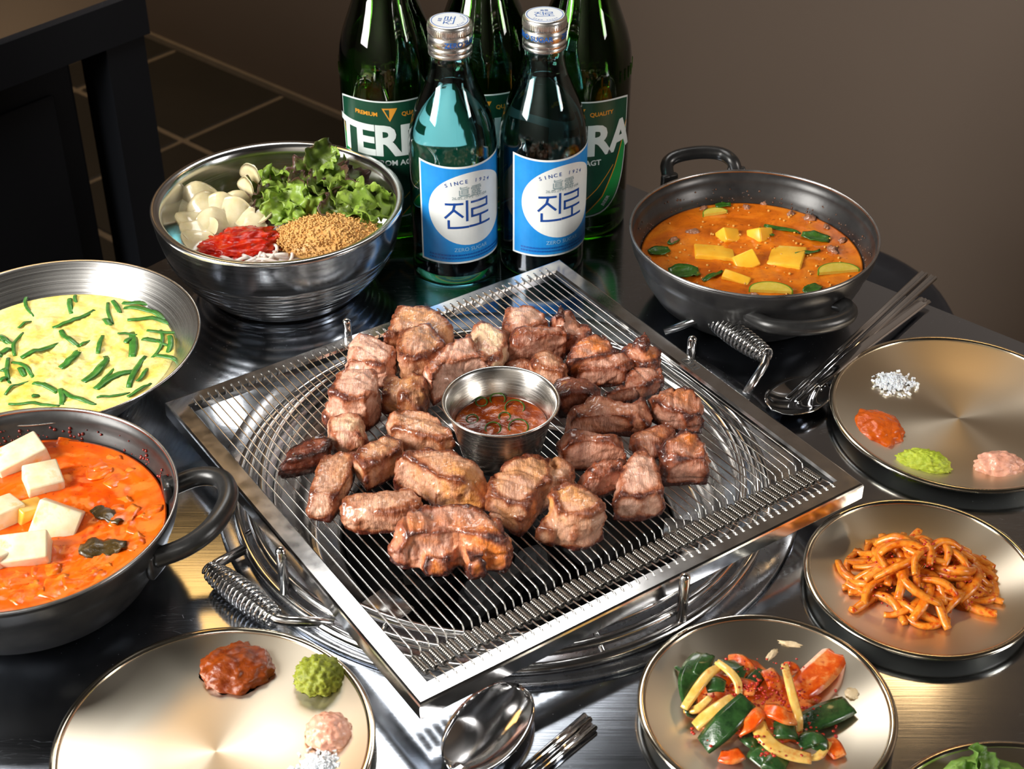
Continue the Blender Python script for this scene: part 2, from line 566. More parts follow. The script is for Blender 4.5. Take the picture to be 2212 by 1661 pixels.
M['charcoal'] = food('charcoal', [(0.3, (0.006, 0.006, 0.007, 1)), (0.62, (0.018, 0.019, 0.021, 1)), (0.8, (0.05, 0.05, 0.052, 1))], 120, 0.6, 0.6, 0.001)
coal_me = []
for k in range(5):
    V0, F0 = ICO[3]
    V = []
    for v in V0:
        d = 0.9 + 0.25 * mn.noise(v * 1.3 + Vector((k * 4, 0, 0))) + 0.12 * mn.noise(v * 4 + Vector((0, k * 4, 0)))
        q = Vector((v.x, v.y, v.z))
        mx = max(abs(q.x), abs(q.y), abs(q.z))
        q = q.lerp(q / mx * 0.8, 0.55) * d
        V.append(Vector((q.x * .024, q.y * .017, q.z * .013)))
    coal_me.append(new_mesh('charcoal_lump', V, F0, M['charcoal'], False))
r2 = random.Random(3)
for lay, (zc, rmax, cnt) in enumerate(((-.084, .058, 11), (-.066, .066, 12), (-.047, .066, 11))):
    for k in range(cnt):
        a = 2.4 * k + lay * 0.9
        rr = rmax * math.sqrt((k + 0.4) / cnt)
        o = place('charcoal_lump', coal_me[(k + lay) % 5])
        o.location = (GC.x + rr * math.cos(a), GC.y + rr * math.sin(a), zc + r2.uniform(-.004, .004))
        o.rotation_euler = (r2.uniform(-.5, .5), r2.uniform(-.5, .5), r2.uniform(0, 6.3))
        o.scale = (r2.uniform(.8, 1.2),) * 3
        tag(o, 'black charcoal lump lying in the pit under the wire grate', 'charcoal', 'charcoal lumps under the grate')

RC = Vector((-0.006, 0.766, 0))
rk = empty('grill_rack', RC, 'round steel wire rack with spring handles and upright pins under the grate', 'rack')
def torus(R, z, r, n=128, m=10):
    return lathe([(R + r * math.cos(2 * math.pi * i / m), z + r * math.sin(2 * math.pi * i / m)) for i in range(m)], n, closed=True)
part('ring', torus(.1650, .0075, .0033), M['rack'], rk)
part('ring', torus(.1575, .0125, .0030), M['rack'], rk)
part('ring', torus(.1490, .0165, .0030), M['rack'], rk)
for px, py in ((748, 688), (1487, 730), (597, 1186), (1490, 1247)):
    p = un(px, py, .0445) - RC
    d = Vector((p.x, p.y, 0)).normalized() * .1635
    part('pin', lathe([(0, .0445), (.0016, .0441), (.0028, .0430), (.0031, .0415), (.0031, .008), (0, .008)], 14, (d.x, d.y, 0)), M['steel'], rk)
for j in range(8):
    a = j * math.pi / 4 + .35
    part('cross_stay', tube([(.1660 * math.cos(a), .1660 * math.sin(a), .0080), (.1485 * math.cos(a), .1485 * math.sin(a), .0158)], .0018, 6), M['steel'], rk)


def rack_handle(pts, zs):
    P = [un(x, y, z) - RC for (x, y), z in zip(pts, zs)]
    bent = []
    for i, p in enumerate(P):
        if 0 < i < len(P) - 1:
            a, b = (P[i - 1] - p).normalized(), (P[i + 1] - p).normalized()
            bent += [p + a * .006, p + (a + b) * .0016, p + b * .006]
        else: bent.append(p)
    h = part('handle', tube(bent, .0031, 10), M['rack'], rk)
    A, B = P[1], P[2]
    ax = (B - A); L = ax.length; ax.normalize()
    s = ax.cross(Vector((0, 0, 1))).normalized(); w = s.cross(ax)
    turns, seg = 17, 14
    path = []
    for i in range(turns * seg + 1):
        t = i / (turns * seg)
        R = .0045 + .0035 * math.sin(math.pi * t) ** 0.7
        a = 2 * math.pi * i / seg
        path.append(A + ax * (.001 + (L - .002) * t) + s * (R * math.cos(a)) + w * (R * math.sin(a)))
    part('spring_grip', tube(path, .00095, 6, up=ax), M['rack'], h)


rack_handle([(527, 1186), (450, 1228), (598, 1340), (722, 1346)], [.009, .010, .010, .009])
rack_handle([(1436, 716), (1530, 682), (1661, 772), (1612, 850)], [.010, .024, .024, .010])

# ------------------------------------------------------------ square wire grate
GA = math.radians(34.3)
GF = Vector((-0.006, 0.7690, 0))
GZ = 0.0335                          # top of the frame
HS, SW, SK = 0.1562, 0.0125, 0.0120
gr = empty('grill_grate', GF + Vector((0, 0, GZ - SK)), 'square stainless wire grate with tension springs, loaded with grilled meat', 'grill grate')
GR = Matrix.Rotation(GA, 3, 'Z')
def gpt(x, y, z): return GF + GR @ Vector((x, y, 0)) + Vector((0, 0, z))
def grate_part(name, VF, mat, parent=None, smooth=True):
    V = [gpt(v.x, v.y, v.z) for v in VF[0]]
    return part(name, (V, VF[1]), mat, parent or gr, True, smooth)
T = .0009
# closed channel section swept round the square: top strip, outer and inner skirts
sec = [(-.0005, GZ - SK), (-T, GZ - SK), (-T, GZ - T - .0008), (-SW + T, GZ - T - .0008), (-SW + T, GZ - .006), (-SW, GZ - .006), (-SW, GZ - .0015), (-SW + .0012, GZ), (-.0016, GZ), (-.0004, GZ - .0006), (0, GZ - .0018), (0, GZ - SK + .001)]
V, F = [], []
for sx, sy in ((-1, -1), (1, -1), (1, 1), (-1, 1)):
    V += [Vector((sx * (HS + a), sy * (HS + a), z)) for a, z in sec]
m_ = len(sec)
for i in range(4):
    a, b = i * m_, ((i + 1) % 4) * m_
    F += [(a + j, a + (j + 1) % m_, b + (j + 1) % m_, b + j) for j in range(m_)]
fr = grate_part('frame', (V, F), M['frame'], None, False)
# local -y edge is the front right edge (springs), +y the back left edge (hooks)
N_W = 52
IN = HS - SW
wire_me = spring_me = None
wz = GZ - .0012
def wire_mesh():
    x = 0.0
    # hooked into the far strip, straight across, kinks down to the spring
    pts = [(x, HS - .0055, wz - .006), (x, HS - .0062, wz + .0015), (x, HS - .0085, GZ + .0007), (x, IN, GZ + .0005), (x, -IN + .0265, GZ + .0002), (x, -IN + .0240, GZ - .0004), (x, -IN + .0228, GZ - .0040), (x, -IN + .0205, GZ - .0060)]
    a = tube(pts, .00048, 6, up=Vector((1, 0, 0)))
    return a
def tail_mesh():
    pts = [(0, -IN + .0072, GZ - .0030), (0, -IN + .0050, GZ - .0010), (0, -IN - .0030, GZ + .0006), (0, -IN - .0045, GZ + .0002), (0, -IN - .0046, GZ - .002)]
    return tube(pts, .00048, 6, up=Vector((1, 0, 0)))
def spring_mesh():
    path = []
    turns, seg = 9, 9
    for i in range(turns * seg + 1):
        t = i / (turns * seg)
        a = 2 * math.pi * i / seg
        path.append((.00168 * math.cos(a), -IN + .0205 - .0133 * t, GZ - .0045 + .0015 * t + .00168 * math.sin(a)))
    return tube(path, .00074, 6, up=Vector((0, 1, 0)))
off = Vector(gr.location)
def glocal(VF): return new_mesh('p', [gpt(v.x, v.y, v.z) - off for v in VF[0]], VF[1], M['wire'])
wm, tm, sm = glocal(wire_mesh()), glocal(tail_mesh()), glocal(spring_mesh())
wm.name, tm.name, sm.name = 'wire', 'spring_tail', 'spring'
sm.materials[0] = M['spring']
for k in range(N_W):
    x = -IN + .0042 + (2 * IN - .0084) * k / (N_W - 1)
    d = GR @ Vector((x, 0, 0))
    w_ = place('wire', wm, gr); w_.location = d
    s_ = place('spring', sm, w_)
    t_ = place('spring_tail', tm, s_)
M['stamp'] = plain('engraved_stamp', (0.10, 0.10, 0.10, 1), 0.5, 0.8)
def flat_outline(pts, w, z):
    return sweep([(x, y, z) for x, y in pts], [(-w / 2, 0), (w / 2, 0), (w / 2, .00025), (-w / 2, .00025)], True)
# small maker's stamp pressed into the back right strip
px = HS - SW / 2
stamp = join(flat_outline([(px + a, -.001 + b) for a, b in rrect(.0056, .0135, .001)], .0005, GZ),
             *[sweep([(px - .0018, y, GZ + .0001), (px + .0018, y + dy, GZ + .0001)], [(-.0003, 0), (.0003, 0), (.0003, .00015), (-.0003, .00015)]) for y, dy in ((-.0065, 0), (-.0045, .001), (-.003, -.001), (-.001, .0), (.001, .001), (.0025, 0), (.004, -.001))])
grate_part('stamp', stamp, M['stamp'], fr, False)

# ------------------------------------------------------------ bottles
def text_vf(body, size, bold=0.0, sx=1.0, align='CENTER', spacing=1.0):
    c = bpy.data.curves.new('tmp', 'FONT')
    c.body, c.size, c.align_x, c.align_y, c.offset, c.space_character = body, size, align, 'CENTER', bold, spacing
    c.resolution_u = 3
    o = place('tmp', c)
    dg = bpy.context.evaluated_depsgraph_get()
    me = bpy.data.meshes.new_from_object(o.evaluated_get(dg))
    V = [Vector((v.co.x * sx, v.co.y, 0)) for v in me.vertices]
    F = [tuple(p.vertices) for p in me.polygons]
    bpy.data.objects.remove(o); bpy.data.curves.remove(c); bpy.data.meshes.remove(me)
    return V, F


def dice(VF, step=.003):
    """cut a flat mesh into narrow columns so that it can be wrapped round a bottle"""
    me = new_mesh('tmp', VF[0], VF[1], [], False)
    bm = bmesh.new(); bm.from_mesh(me); bpy.data.meshes.remove(me)
    xs = [v.co.x for v in bm.verts]
    k = math.floor(min(xs) / step) + 1
    while k * step < max(xs):
        bmesh.ops.bisect_plane(bm, geom=bm.verts[:] + bm.edges[:] + bm.faces[:], plane_co=(k * step, 0, 0), plane_no=(1, 0, 0))
        k += 1
    bm.verts.index_update()
    r = [v.co.copy() for v in bm.verts], [tuple(v.index for v in f.verts) for f in bm.faces]
    bm.free()
    return r


def wrap(VF, R, z0, ang=0.0, lift=0.0):
    """flat (x, y) -> cylinder; x = 0 faces -Y turned by ang"""
    V = []
    for v in VF[0]:
        a = -math.pi / 2 + ang + v.x / R
        V.append(Vector(((R + lift) * math.cos(a), (R + lift) * math.sin(a), z0 + v.y)))
    return V, VF[1]


def stroke(pts, w):
    """flat poly-line of constant width with square ends"""
    V, F = [], []
    for (x0, y0), (x1, y1) in zip(pts[:-1], pts[1:]):
        d = Vector((x1 - x0, y1 - y0)); d.normalize(); n = Vector((-d.y, d.x)) * w / 2; e = d * w / 2
        k = len(V)
        V += [Vector((x0 - e.x + n.x, y0 - e.y + n.y, 0)), Vector((x0 - e.x - n.x, y0 - e.y - n.y, 0)), Vector((x1 + e.x - n.x, y1 + e.y - n.y, 0)), Vector((x1 + e.x + n.x, y1 + e.y + n.y, 0))]
        F.append((k, k + 1, k + 2, k + 3))
    return V, F


def poly(pts):
    return [Vector((x, y, 0)) for x, y in pts], [tuple(range(len(pts)))]


def shift(VF, dx=0, dy=0, rot=0.0, s=1.0):
    c, n = math.cos(rot), math.sin(rot)
    return [Vector((dx + s * (v.x * c - v.y * n), dy + s * (v.x * n + v.y * c), v.z)) for v in VF[0]], VF[1]


def arc_text(body, size, R, deg_step, a0=90.0, flip=False):
    out = []
    n = len(body)
    for i, ch in enumerate(body):
        if ch == ' ': continue
        a = math.radians(a0 - (i - (n - 1) / 2) * deg_step * (-1 if flip else 1))
        out.append(shift(text_vf(ch, size, size * .012), R * math.cos(a), R * math.sin(a), a - math.pi / 2 + (math.pi if flip else 0)))
    return join(*out)


def glass(name, col, rough=0.02):
    m = Mat(name).set(Base_Color=col, Roughness=rough, IOR=1.48, Transmission_Weight=1.0)
    return m.m


M['soju_glass'] = glass('sky_blue_glass', (0.56, 0.88, 0.92, 1))
M['soju'] = glass('clear_spirit', (0.74, 0.95, 0.97, 1), 0.0)
M['soju'].node_tree.nodes['Principled BSDF'].inputs['IOR'].default_value = 1.34
M['beer_glass'] = glass('dark_green_glass', (0.14, 0.50, 0.06, 1))
M['beer'] = glass('beer', (0.45, 0.36, 0.06, 1), 0.0)
M['cap'] = steel('satin_cap_aluminium', (0.80, 0.79, 0.77, 1), 0.28)
M['cap_white'] = plain('cap_print_white', lin(226, 232, 236), 0.35)
M['paper'] = food('label_paper', [(0.3, lin(226, 231, 230)), (0.8, lin(238, 241, 238))], 80, 0.45, 0.15, 0.0003)
M['blue'] = food('label_blue', [(0.3, lin(20, 132, 214)), (0.8, lin(38, 150, 226))], 80, 0.4, 0.15, 0.0003)
M['navy'] = plain('label_navy', lin(22, 70, 150), 0.4)
M['deep_blue'] = plain('label_deep_blue', lin(14, 92, 178), 0.4)
M['grey_print'] = plain('label_grey_print', lin(150, 168, 172), 0.5)
M['lt_blue'] = plain('label_light_blue', lin(150, 205, 240), 0.4)
M['label_dkgreen'] = food('beer_label_dark_green', [(0.3, lin(8, 56, 40)), (0.8, lin(14, 70, 48))], 60, 0.38, 0.12, 0.0003)
M['label_green'] = plain('beer_label_green', lin(22, 132, 62), 0.38)
M['silver_print'] = plain('beer_label_silver', lin(205, 215, 214), 0.3)
M['gold_print'] = plain('beer_label_gold', lin(205, 140, 40), 0.35)

SB, SR = 0.0, 0.0325
def make_soju():
    r = empty('soju_bottle', (0, 0, 0))
    outer = [(0, .0035), (.020, .0030), (.0290, .0006), (.0312, .0006), (.0323, .0030), (.0325, .008), (.0325, .100), (.0322, .108), (.0310, .117), (.0285, .127), (.0250, .137), (.0212, .146), (.0180, .154), (.0158, .162), (.0147, .169), (.0143, .173), (.0152, .1745), (.0152, .1765), (.0140, .1775), (.0137, .194)]
    inner = [(.0118, .194), (.0122, .170), (.0136, .162), (.0160, .153), (.0192, .1455), (.0230, .1365), (.0264, .127), (.0288, .117), (.0301, .108), (.0304, .099), (.0304, .011), (.028, .0075), (0, .0090)]
    part('glass', lathe(outer + inner, 72), M['soju_glass'], r)
    liq = [(0, .0088), (.0279, .0073), (.0305, .0110), (.0305, .099), (.0302, .108), (.0289, .117), (.0265, .127), (.0231, .1365), (.0193, .1455), (.0161, .153), (.0146, .1576), (.0142, .1580), (0, .1579)]
    part('spirit', lathe(liq, 64), M['soju'], r)
    cp = part('cap', lathe([(0, .1985), (.0140, .1985), (.0152, .1980), (.0157, .1965), (.0157, .1915), (.0152, .1908), (.0152, .1895), (.0157, .1888), (.0157, .1832), (.0151, .1826), (.0151, .1818), (.0156, .1812), (.0157, .1785), (.0151, .1779), (.0156, .1774), (.0156, .1752), (.0149, .1746), (.0143, .1750), (.0143, .1972), (0, .1972)], 72), M['cap'], r)
    # knurled band
    kn = []
    for i in range(60):
        a = 2 * math.pi * i / 60
        kn.append(xf(box(.0154, .01592, -.00035, .00035, .1918, .1955), Matrix.Rotation(a, 4, 'Z')))
    part('knurling', join(*kn), M['cap'], cp, smooth=False)['kind'] = 'stuff'
    top = lambda VF, dz=.00012: ([Vector((v.x, v.y, .1985 + dz)) for v in VF[0]], VF[1])
    part('cap_disc', top(poly([(.0138 * math.cos(i * math.pi / 24), .0138 * math.sin(i * math.pi / 24)) for i in range(48)]), .00005), M['cap_white'], cp, smooth=False)
    ring = lathe([(.0126, .19862), (.0130, .19862), (.0130, .1987), (.0126, .1987)], 48, closed=True)
    part('cap_ring', ring, M['deep_blue'], cp, smooth=False)
    part('cap_word', top(shift(hangul(.0068), -.0072, -.0034)), M['deep_blue'], cp, smooth=False)
    part('cap_characters', top(shift(text_vf('眞露', .0030), 0, .0066)), M['deep_blue'], cp, smooth=False)
    part('cap_small_word', top(arc_text('ZERO SUGAR', .0020, .0105, 11, -90, True)), M['deep_blue'], cp, smooth=False)
    part('cap_side_word', wrap(dice(text_vf('ZERO SUGAR     ZERO SUGAR', .0052, .00006), .0015), .0157, .1860, .55, .0002), M['deep_blue'], cp, smooth=False)
    # label: horizontal strip turned to the right of the bottle
    LA, LW, z0, z1 = math.radians(22), .0385, .0205, .1040
    zc, H = (z0 + z1) / 2, (z1 - z0) / 2
    def rect(hw, hh, dip=0.0): 
        n = 40
        t = [(-hw + 2 * hw * i / n, hh - dip * math.sin(math.pi * i / n)) for i in range(n + 1)]
        return dice(poly(t[::-1] + [(-hw + 2 * hw * i / n, -hh) for i in range(n + 1)]))
    lb = part('label', wrap(rect(LW, H, .003), SR, zc, LA, .0002), M['paper'], r)
    part('label_blue', wrap(rect(LW - .0016, H - .0016, .003), SR, zc, LA, .00032), M['blue'], lb)
    el = [(.0030 + .0335 * math.cos(i * math.pi / 32), .0035 + .0300 * math.sin(i * math.pi / 32)) for i in range(64)]
    part('label_oval', wrap(dice(poly(el)), SR, zc, LA, .00042), M['paper'], lb)
    pr = lambda name, VF, mat, lift=.00052: part(name, wrap(dice(VF, .002), SR, zc, LA, lift), M[mat], lb, smooth=False)
    pr('word_since', shift(arc_text('SINCE 1924', .0042, .055, 3.9), 0, -.0285), 'navy')
    pr('characters', shift(text_vf('眞露', .0095, .00008), .001, .0175), 'grey_print')
    pr('date_stamp', shift(text_vf('26.05.29 PT 151104', .0034), .001, .0135), 'grey_print', .0006)
    pr('word_jinro', shift(hangul(.0178, .0200), -.0178, -.0112), 'navy')
    pr('word_zero_sugar', shift(text_vf('ZERO SUGAR', .0044), .0015, -.0300), 'lt_blue')
    rr = random.Random(5)
    dashes = []
    for row in range(2):
        x = -.031
        while x < .031:
            w = rr.uniform(.0006, .0022)
            dashes.append(poly([(x, -.0352 - row * .0026), (x + w, -.0352 - row * .0026), (x + w, -.0338 - row * .0026), (x, -.0338 - row * .0026)]))
            x += w + .0005
    pr('fine_print', join(*dashes), 'deep_blue')['kind'] = 'stuff'
    return r


def hangul(sx, sy=None, w=.10):
    """the two syllables drawn as strokes on a unit square each"""
    sy = sy or sx
    S = [[(.05, 1), (.70, 1)], [(.40, 1), (.33, .74), (.02, .45)], [(.36, .76), (.70, .47)], [(.90, 1.08), (.90, .30)], [(.14, .30), (.14, .02), (.93, .02)],
         [(1.12, 1.02), (1.85, 1.02), (1.85, .73), (1.12, .73), (1.12, .43), (1.90, .43)], [(1.50, .43), (1.50, .03)], [(1.04, .03), (1.98, .03)]]
    return join(*[stroke([(x * sx, y * sy) for x, y in s], w * sx) for s in S])


def copy_tree(o, parent=None):
    c = o.copy(); COL.objects.link(c); c.parent = parent
    for ch in list(o.children): copy_tree(ch, c)
    return c


sj = make_soju()
sj.location = un(984, 571, 0)
tag(sj, 'pale blue soju bottle beside the salad bowl, cap lettering lying sideways', 'bottle', 'soju bottles')
sj2 = copy_tree(sj)
sj2.location = un(1170, 556, 0)
sj2.rotation_euler = (0, 0, math.radians(3))
sj2['label'] = 'pale blue soju bottle behind the corner of the wire grate, cap lettering upright'
for ch in sj.children:
    if ch.name.startswith('cap'): ch.rotation_euler = (0, 0, math.radians(84))

BR = 0.0372
def make_beer():
    r = empty('beer_bottle', (0, 0, 0))
    outer = [(0, .004), (.022, .003), (.033, .0006), (.0355, .0006), (.0369, .004), (.0372, .010), (.0372, .128), (.0368, .140), (.0355, .150), (.0325, .161), (.0285, .172), (.0245, .183), (.0212, .195), (.0185, .208), (.0165, .222), (.0150, .238), (.0142, .250), (.0150, .252), (.0150, .258), (.0135, .260), (.0132, .266)]
    inner = [(.0105, .266), (.0118, .240), (.0150, .212), (.0190, .192), (.0232, .181), (.0285, .168), (.0325, .155), (.0340, .145), (.0346, .130), (.0346, .013), (.031, .0085), (0, .010)]
    part('glass', lathe(outer + inner, 72), M['beer_glass'], r)
    part('beer', lathe([(0, .0095), (.0312, .0083), (.03475, .0130), (.03475, .130), (.0341, .145), (.0326, .155), (.0286, .168), (.0233, .181), (.0191, .192), (.0160, .2050), (0, .2049)], 64), M['beer'], r)
    part('crown_cap', lathe([(0, .270), (.0125, .2695), (.0150, .266), (.0162, .262), (.0160, .2615), (.0138, .2655), (0, .2660)], 42), M['gold_print'], r)
    em = join(*[xf(box(BR - .0006, BR + .0005, -.0006, .0006, .128, .137), Matrix.Rotation(2 * math.pi * i / 40, 4, 'Z') @ Matrix.Translation((0, 0, 0))) for i in range(40) if i % 5])
    part('embossing', em, M['beer_glass'], r, smooth=False)['kind'] = 'stuff'
    zc = .0695
    def shield(k):
        t = []
        for i in range(41):
            a = i / 40
            t.append((-.046 * k + .092 * k * a, .0465 * k + .002 - .004 * (2 * a - 1) ** 4))
        b = [(.0460 * k, .030 * k), (.0450 * k, 0), (.041 * k, -.022 * k), (.033 * k, -.038 * k), (.020 * k, -.048 * k), (0, -.051 * k)]
        b = [(p.x, p.y) for p in smooth_path([(x, y, 0) for x, y in b], 4)]
        return t + b[:-1] + [(-x, y) for x, y in b[::-1]]
    lb = part('label', wrap(dice(poly(shield(1.0)[::-1])), BR, zc, 0, .0002), M['silver_print'], r)
    part('label_field', wrap(dice(poly(shield(.975)[::-1])), BR, zc, 0, .0003), M['label_dkgreen'], lb)
    pr = lambda name, VF, mat, lift=.00045: part(name, wrap(dice(VF, .002), BR, zc, 0, lift), M[mat], lb, smooth=False)
    for s in (-1, 1):
        g = [(s * .0445, .022), (s * .0436, 0), (s * .0395, -.022), (s * .032, -.0365), (s * .020, -.046), (s * .006, -.049), (s * .020, -.034), (s * .031, -.012)]
        pr('label_side', poly(g if s < 0 else g[::-1]), 'label_green', .0004)
        pr('gold_line', stroke([(s * .0445, .024), (s * .032, -.010), (s * .021, -.033), (s * .006, -.0485)], .0009), 'gold_print', .0005)
        pr('gold_line', stroke([(s * .030, -.008), (s * .016, -.026), (s * .002, -.040)], .0006), 'gold_print', .0005)
    pr('word_terra', shift(text_vf('TERRA', .0345, .0012, .98, spacing=.94), 0, .0145), 'silver_print', .0006)
    pr('word_premium', shift(text_vf('PREMIUM', .0046, .00012), -.0185, .0375), 'gold_print')
    pr('word_quality', shift(text_vf('QUALITY', .0046, .00012), .0185, .0375), 'gold_print')
    pr('triangle', poly([(-.0058, .0428), (0, .0318), (.0058, .0428)]), 'gold_print')
    pr('triangle_core', poly([(-.0040, .0417), (-.0005, .0345), (-.0003, .0417)]), 'label_dkgreen', .00055)
    pr('word_origin', shift(text_vf('FROM AGT', .0062, .00016), .0035, -.0030), 'silver_print')
    pr('word_beer', shift(text_vf('BEER', .0042, .0001), .024, -.0375, .95), 'silver_print', .0006)
    return r


br = make_beer()
BPOS = [((854, 464), 'dark green beer bottle between the salad bowl and the soju bottle', 4), ((1050, 448), 'dark green beer bottle half hidden behind the two soju bottles', 0), ((1250, 465), 'dark green beer bottle beside the pot of soybean stew', -7)]
for k, ((x, y), lab, rz) in enumerate(BPOS):
    b = br if k == 0 else copy_tree(br)
    b.location = un(x, y, 0)
    b.rotation_euler = (0, 0, math.radians(rz))
    tag(b, lab, 'bottle', 'beer bottles')

# ------------------------------------------------------------ bowls, pots, plates, cutlery
BW = Vector((-0.1706, 1.0075, 0))
bw = empty('salad_bowl', BW, 'double walled stainless bowl with ribbed side, filled with lettuce and noodles', 'bowl')
_base = [(.0605, .005), (.0685, .013), (.0755, .0215), (.0815, .031), (.0860, .0415), (.0888, .0515), (.0906, .0615)]
def _r(z_):
    for (r0, z0), (r1, z1) in zip(_base[:-1], _base[1:]):
        if z0 <= z_ <= z1: return r0 + (r1 - r0) * (z_ - z0) / (z1 - z0)
ribs = []
for k in range(7):
    z0 = .0058 + .0050 * k
    ribs += [(_r(z0) - .0003, z0), (_r(z0 + .0008) + .0006, z0 + .0008), (_r(z0 + .0020) + .0010, z0 + .0020), (_r(z0 + .0034) + .0006, z0 + .0034), (_r(z0 + .0042) - .0003, z0 + .0042)]
prof = [(0, .004), (.050, .004), (.056, .0012), (.058, .0006), (.0600, .004)] + ribs + [(.0862, .0425), (.0880, .049), (.0898, .056), (.0908, .063), (.0916, .0680), (.0922, .0698), (.0915, .0712), (.0898, .0716), (.0868, .0708), (.0848, .0685), (.0840, .0640), (.0822, .052), (.0780, .038), (.0700, .024), (.0560, .014), (.035, .0095), (0, .009)]
part('bowl', lathe(prof, 120), M['bowl'], bw)

EC = Vector((-0.3037, 0.8594, 0))
eb = empty('steel_pan', EC, 'flared stainless pan of yellow steamed egg beside the salad bowl', 'pan')
part('pan', lathe([(0, .0005), (.044, .0005), (.046, .0015), (.0962, .0495), (.0970, .0508), (.0960, .0512), (.0945, .0500), (.0835, .0385), (.046, .0042), (.044, .003), (0, .003)], 120), M['egg_bowl'], eb)

def make_pot(name, c, label, zr, R, rimw):
    r = empty(name, c, label, 'pot')
    prof = [(0, .0006), (R * .60, .0006), (R * .66, .002), (R * .78, .011), (R * .87, .024), (R * .915, zr * .56), (R * .930, zr * .66), (R * .945, zr * .71), (R * .968, zr * .76), (R * .982, zr * .84), (R * .992, zr * .94), (R * .995, zr - .0012)]
    inn = [(R - rimw, zr - .0012), (R * .962, zr * .86), (R * .945, zr * .78), (R * .920, zr * .73), (R * .908, zr * .66), (R * .890, zr * .55), (R * .84, .023), (R * .74, .012), (R * .6, .005), (0, .004)]
    part('body', lathe(prof + inn, 120), M['pot'], r)
    part('rim', lathe([(R * .9951, zr - .0012), (R, zr - .0004), (R - .0004, zr + .0004), (R - rimw * .7, zr + .0004), (R - rimw * 1.0, zr - .0012)], 120, closed=True), M['pot_edge'], r)
    return r

KP = Vector((-0.2795, 0.6790, 0))
kp = make_pot('stew_pot', KP, 'black two handled pot of red kimchi stew in front of the steamed egg', .0600, .0902, .0022)
SP = Vector((0.1745, 0.9830, 0))
sp = make_pot('stew_pot', SP, 'black two handled pot of orange soybean stew beside the beer bottles', .0600, .0899, .0022)
def pot_handle(root, pix, zs, r=.0056):
    P = [un(x, y, z) - root.location for (x, y), z in zip(pix, zs)]
    P = [Vector((p.x, p.y, z)) for p, z in zip(P, zs)]
    h = part('handle', tube(smooth_path(P, 6), r, 12), M['handle'], root)
    for q in (P[0], P[-1]):
        d = Vector((q.x, q.y, 0)).normalized()
        part('bracket', bevel(xf(box(-.002, .003, -.007, .007, -.011, .005), Matrix.Translation(q - d * .001) @ Matrix.Rotation(math.atan2(d.y, d.x), 4, 'Z')), .0015), M['handle'], h)
    return P
hp = pot_handle(kp, [(362, 1054), (425, 1030), (472, 1032), (492, 1055), (488, 1092), (455, 1142), (400, 1182), (335, 1206)], [.048, .051, .053, .054, .054, .053, .050, .046], .0058)
part('handle', tube(smooth_path([Vector((-p.x, -p.y, p.z)) for p in hp], 6), .0058, 12), M['handle'], kp)
pot_handle(sp, [(1617, 682), (1665, 703), (1735, 708), (1800, 698), (1834, 680), (1828, 662), (1795, 652)], [.038, .040, .041, .041, .041, .040, .038], .0056)
pot_handle(sp, [(1445, 388), (1441, 355), (1462, 338), (1510, 329), (1556, 332), (1582, 348), (1590, 372)], [.044, .052, .056, .058, .058, .056, .048], .0052)

CPOS = Vector((un(1082, 872, .0745).x, .7545, GZ + .0012))
cu = empty('sauce_cup', CPOS, 'small steel cup of chilli dipping sauce standing on the wire grate', 'cup')
part('cup', lathe([(0, .0004), (.0215, .0004), (.0235, .0015), (.0252, .008), (.0285, .0225), (.0325, .0385), (.0350, .0405), (.0355, .0413), (.0350, .0419), (.0338, .0414), (.0325, .0395), (.0278, .0225), (.0245, .008), (.022, .0022), (0, .0020)], 96), M['cup'], cu)

def make_plate(name, c, R, label, zr=.0105, cat='plate'):
    R *= 1.008
    r = empty(name, Vector((c[0] * 1.010, c[1] * 1.010, 0)), label, cat)
    fl = R * .70
    part('dish', lathe([(0, .0006), (fl, .0006), (R - .006, zr - .003), (R - .0035, zr - .0022), (R - .0035, zr - .0014), (R - .006, zr - .0018), (fl, .0020), (fl * .5, .0019), (0, .0018)], 144), M['plate'], r)
    part('rim', lathe([(R - .0036 + .0016 * math.cos(t) * 1.4, zr - .0018 + .0014 * math.sin(t)) for t in [i * math.pi / 5 for i in range(10)]], 144, closed=True), M['plate_rim'], r)
    return r

PL = {}
PL['bl'] = make_plate('side_plate', (-.1522, .5436), .0840, 'gold toned steel plate with dark red paste, green wasabi and pink relish')
PL['r'] = make_plate('side_plate', (.2945, .8265), .0868, 'gold toned steel plate with coarse salt and orange red paste beside the chopsticks')
PL['k'] = make_plate('side_plate', (.2356, .6681), .0690, 'gold toned steel plate heaped with red seasoned radish strips')
PL['g'] = make_plate('side_plate', (.1334, .5683), .0692, 'gold toned steel plate with leafy green onion kimchi')
PL['br'] = make_plate('side_plate', (.2485, .4670), .0790, 'gold toned steel plate with pale green leafy salad at its rim')
PL['bc'] = make_plate('side_plate', (.0355, .4150), .0690, 'empty gold toned steel plate below the spoon and chopsticks')
PL['re'] = make_plate('side_plate', (.3830, .5600), .0690, 'gold toned steel plate peeking in beside the radish strips')


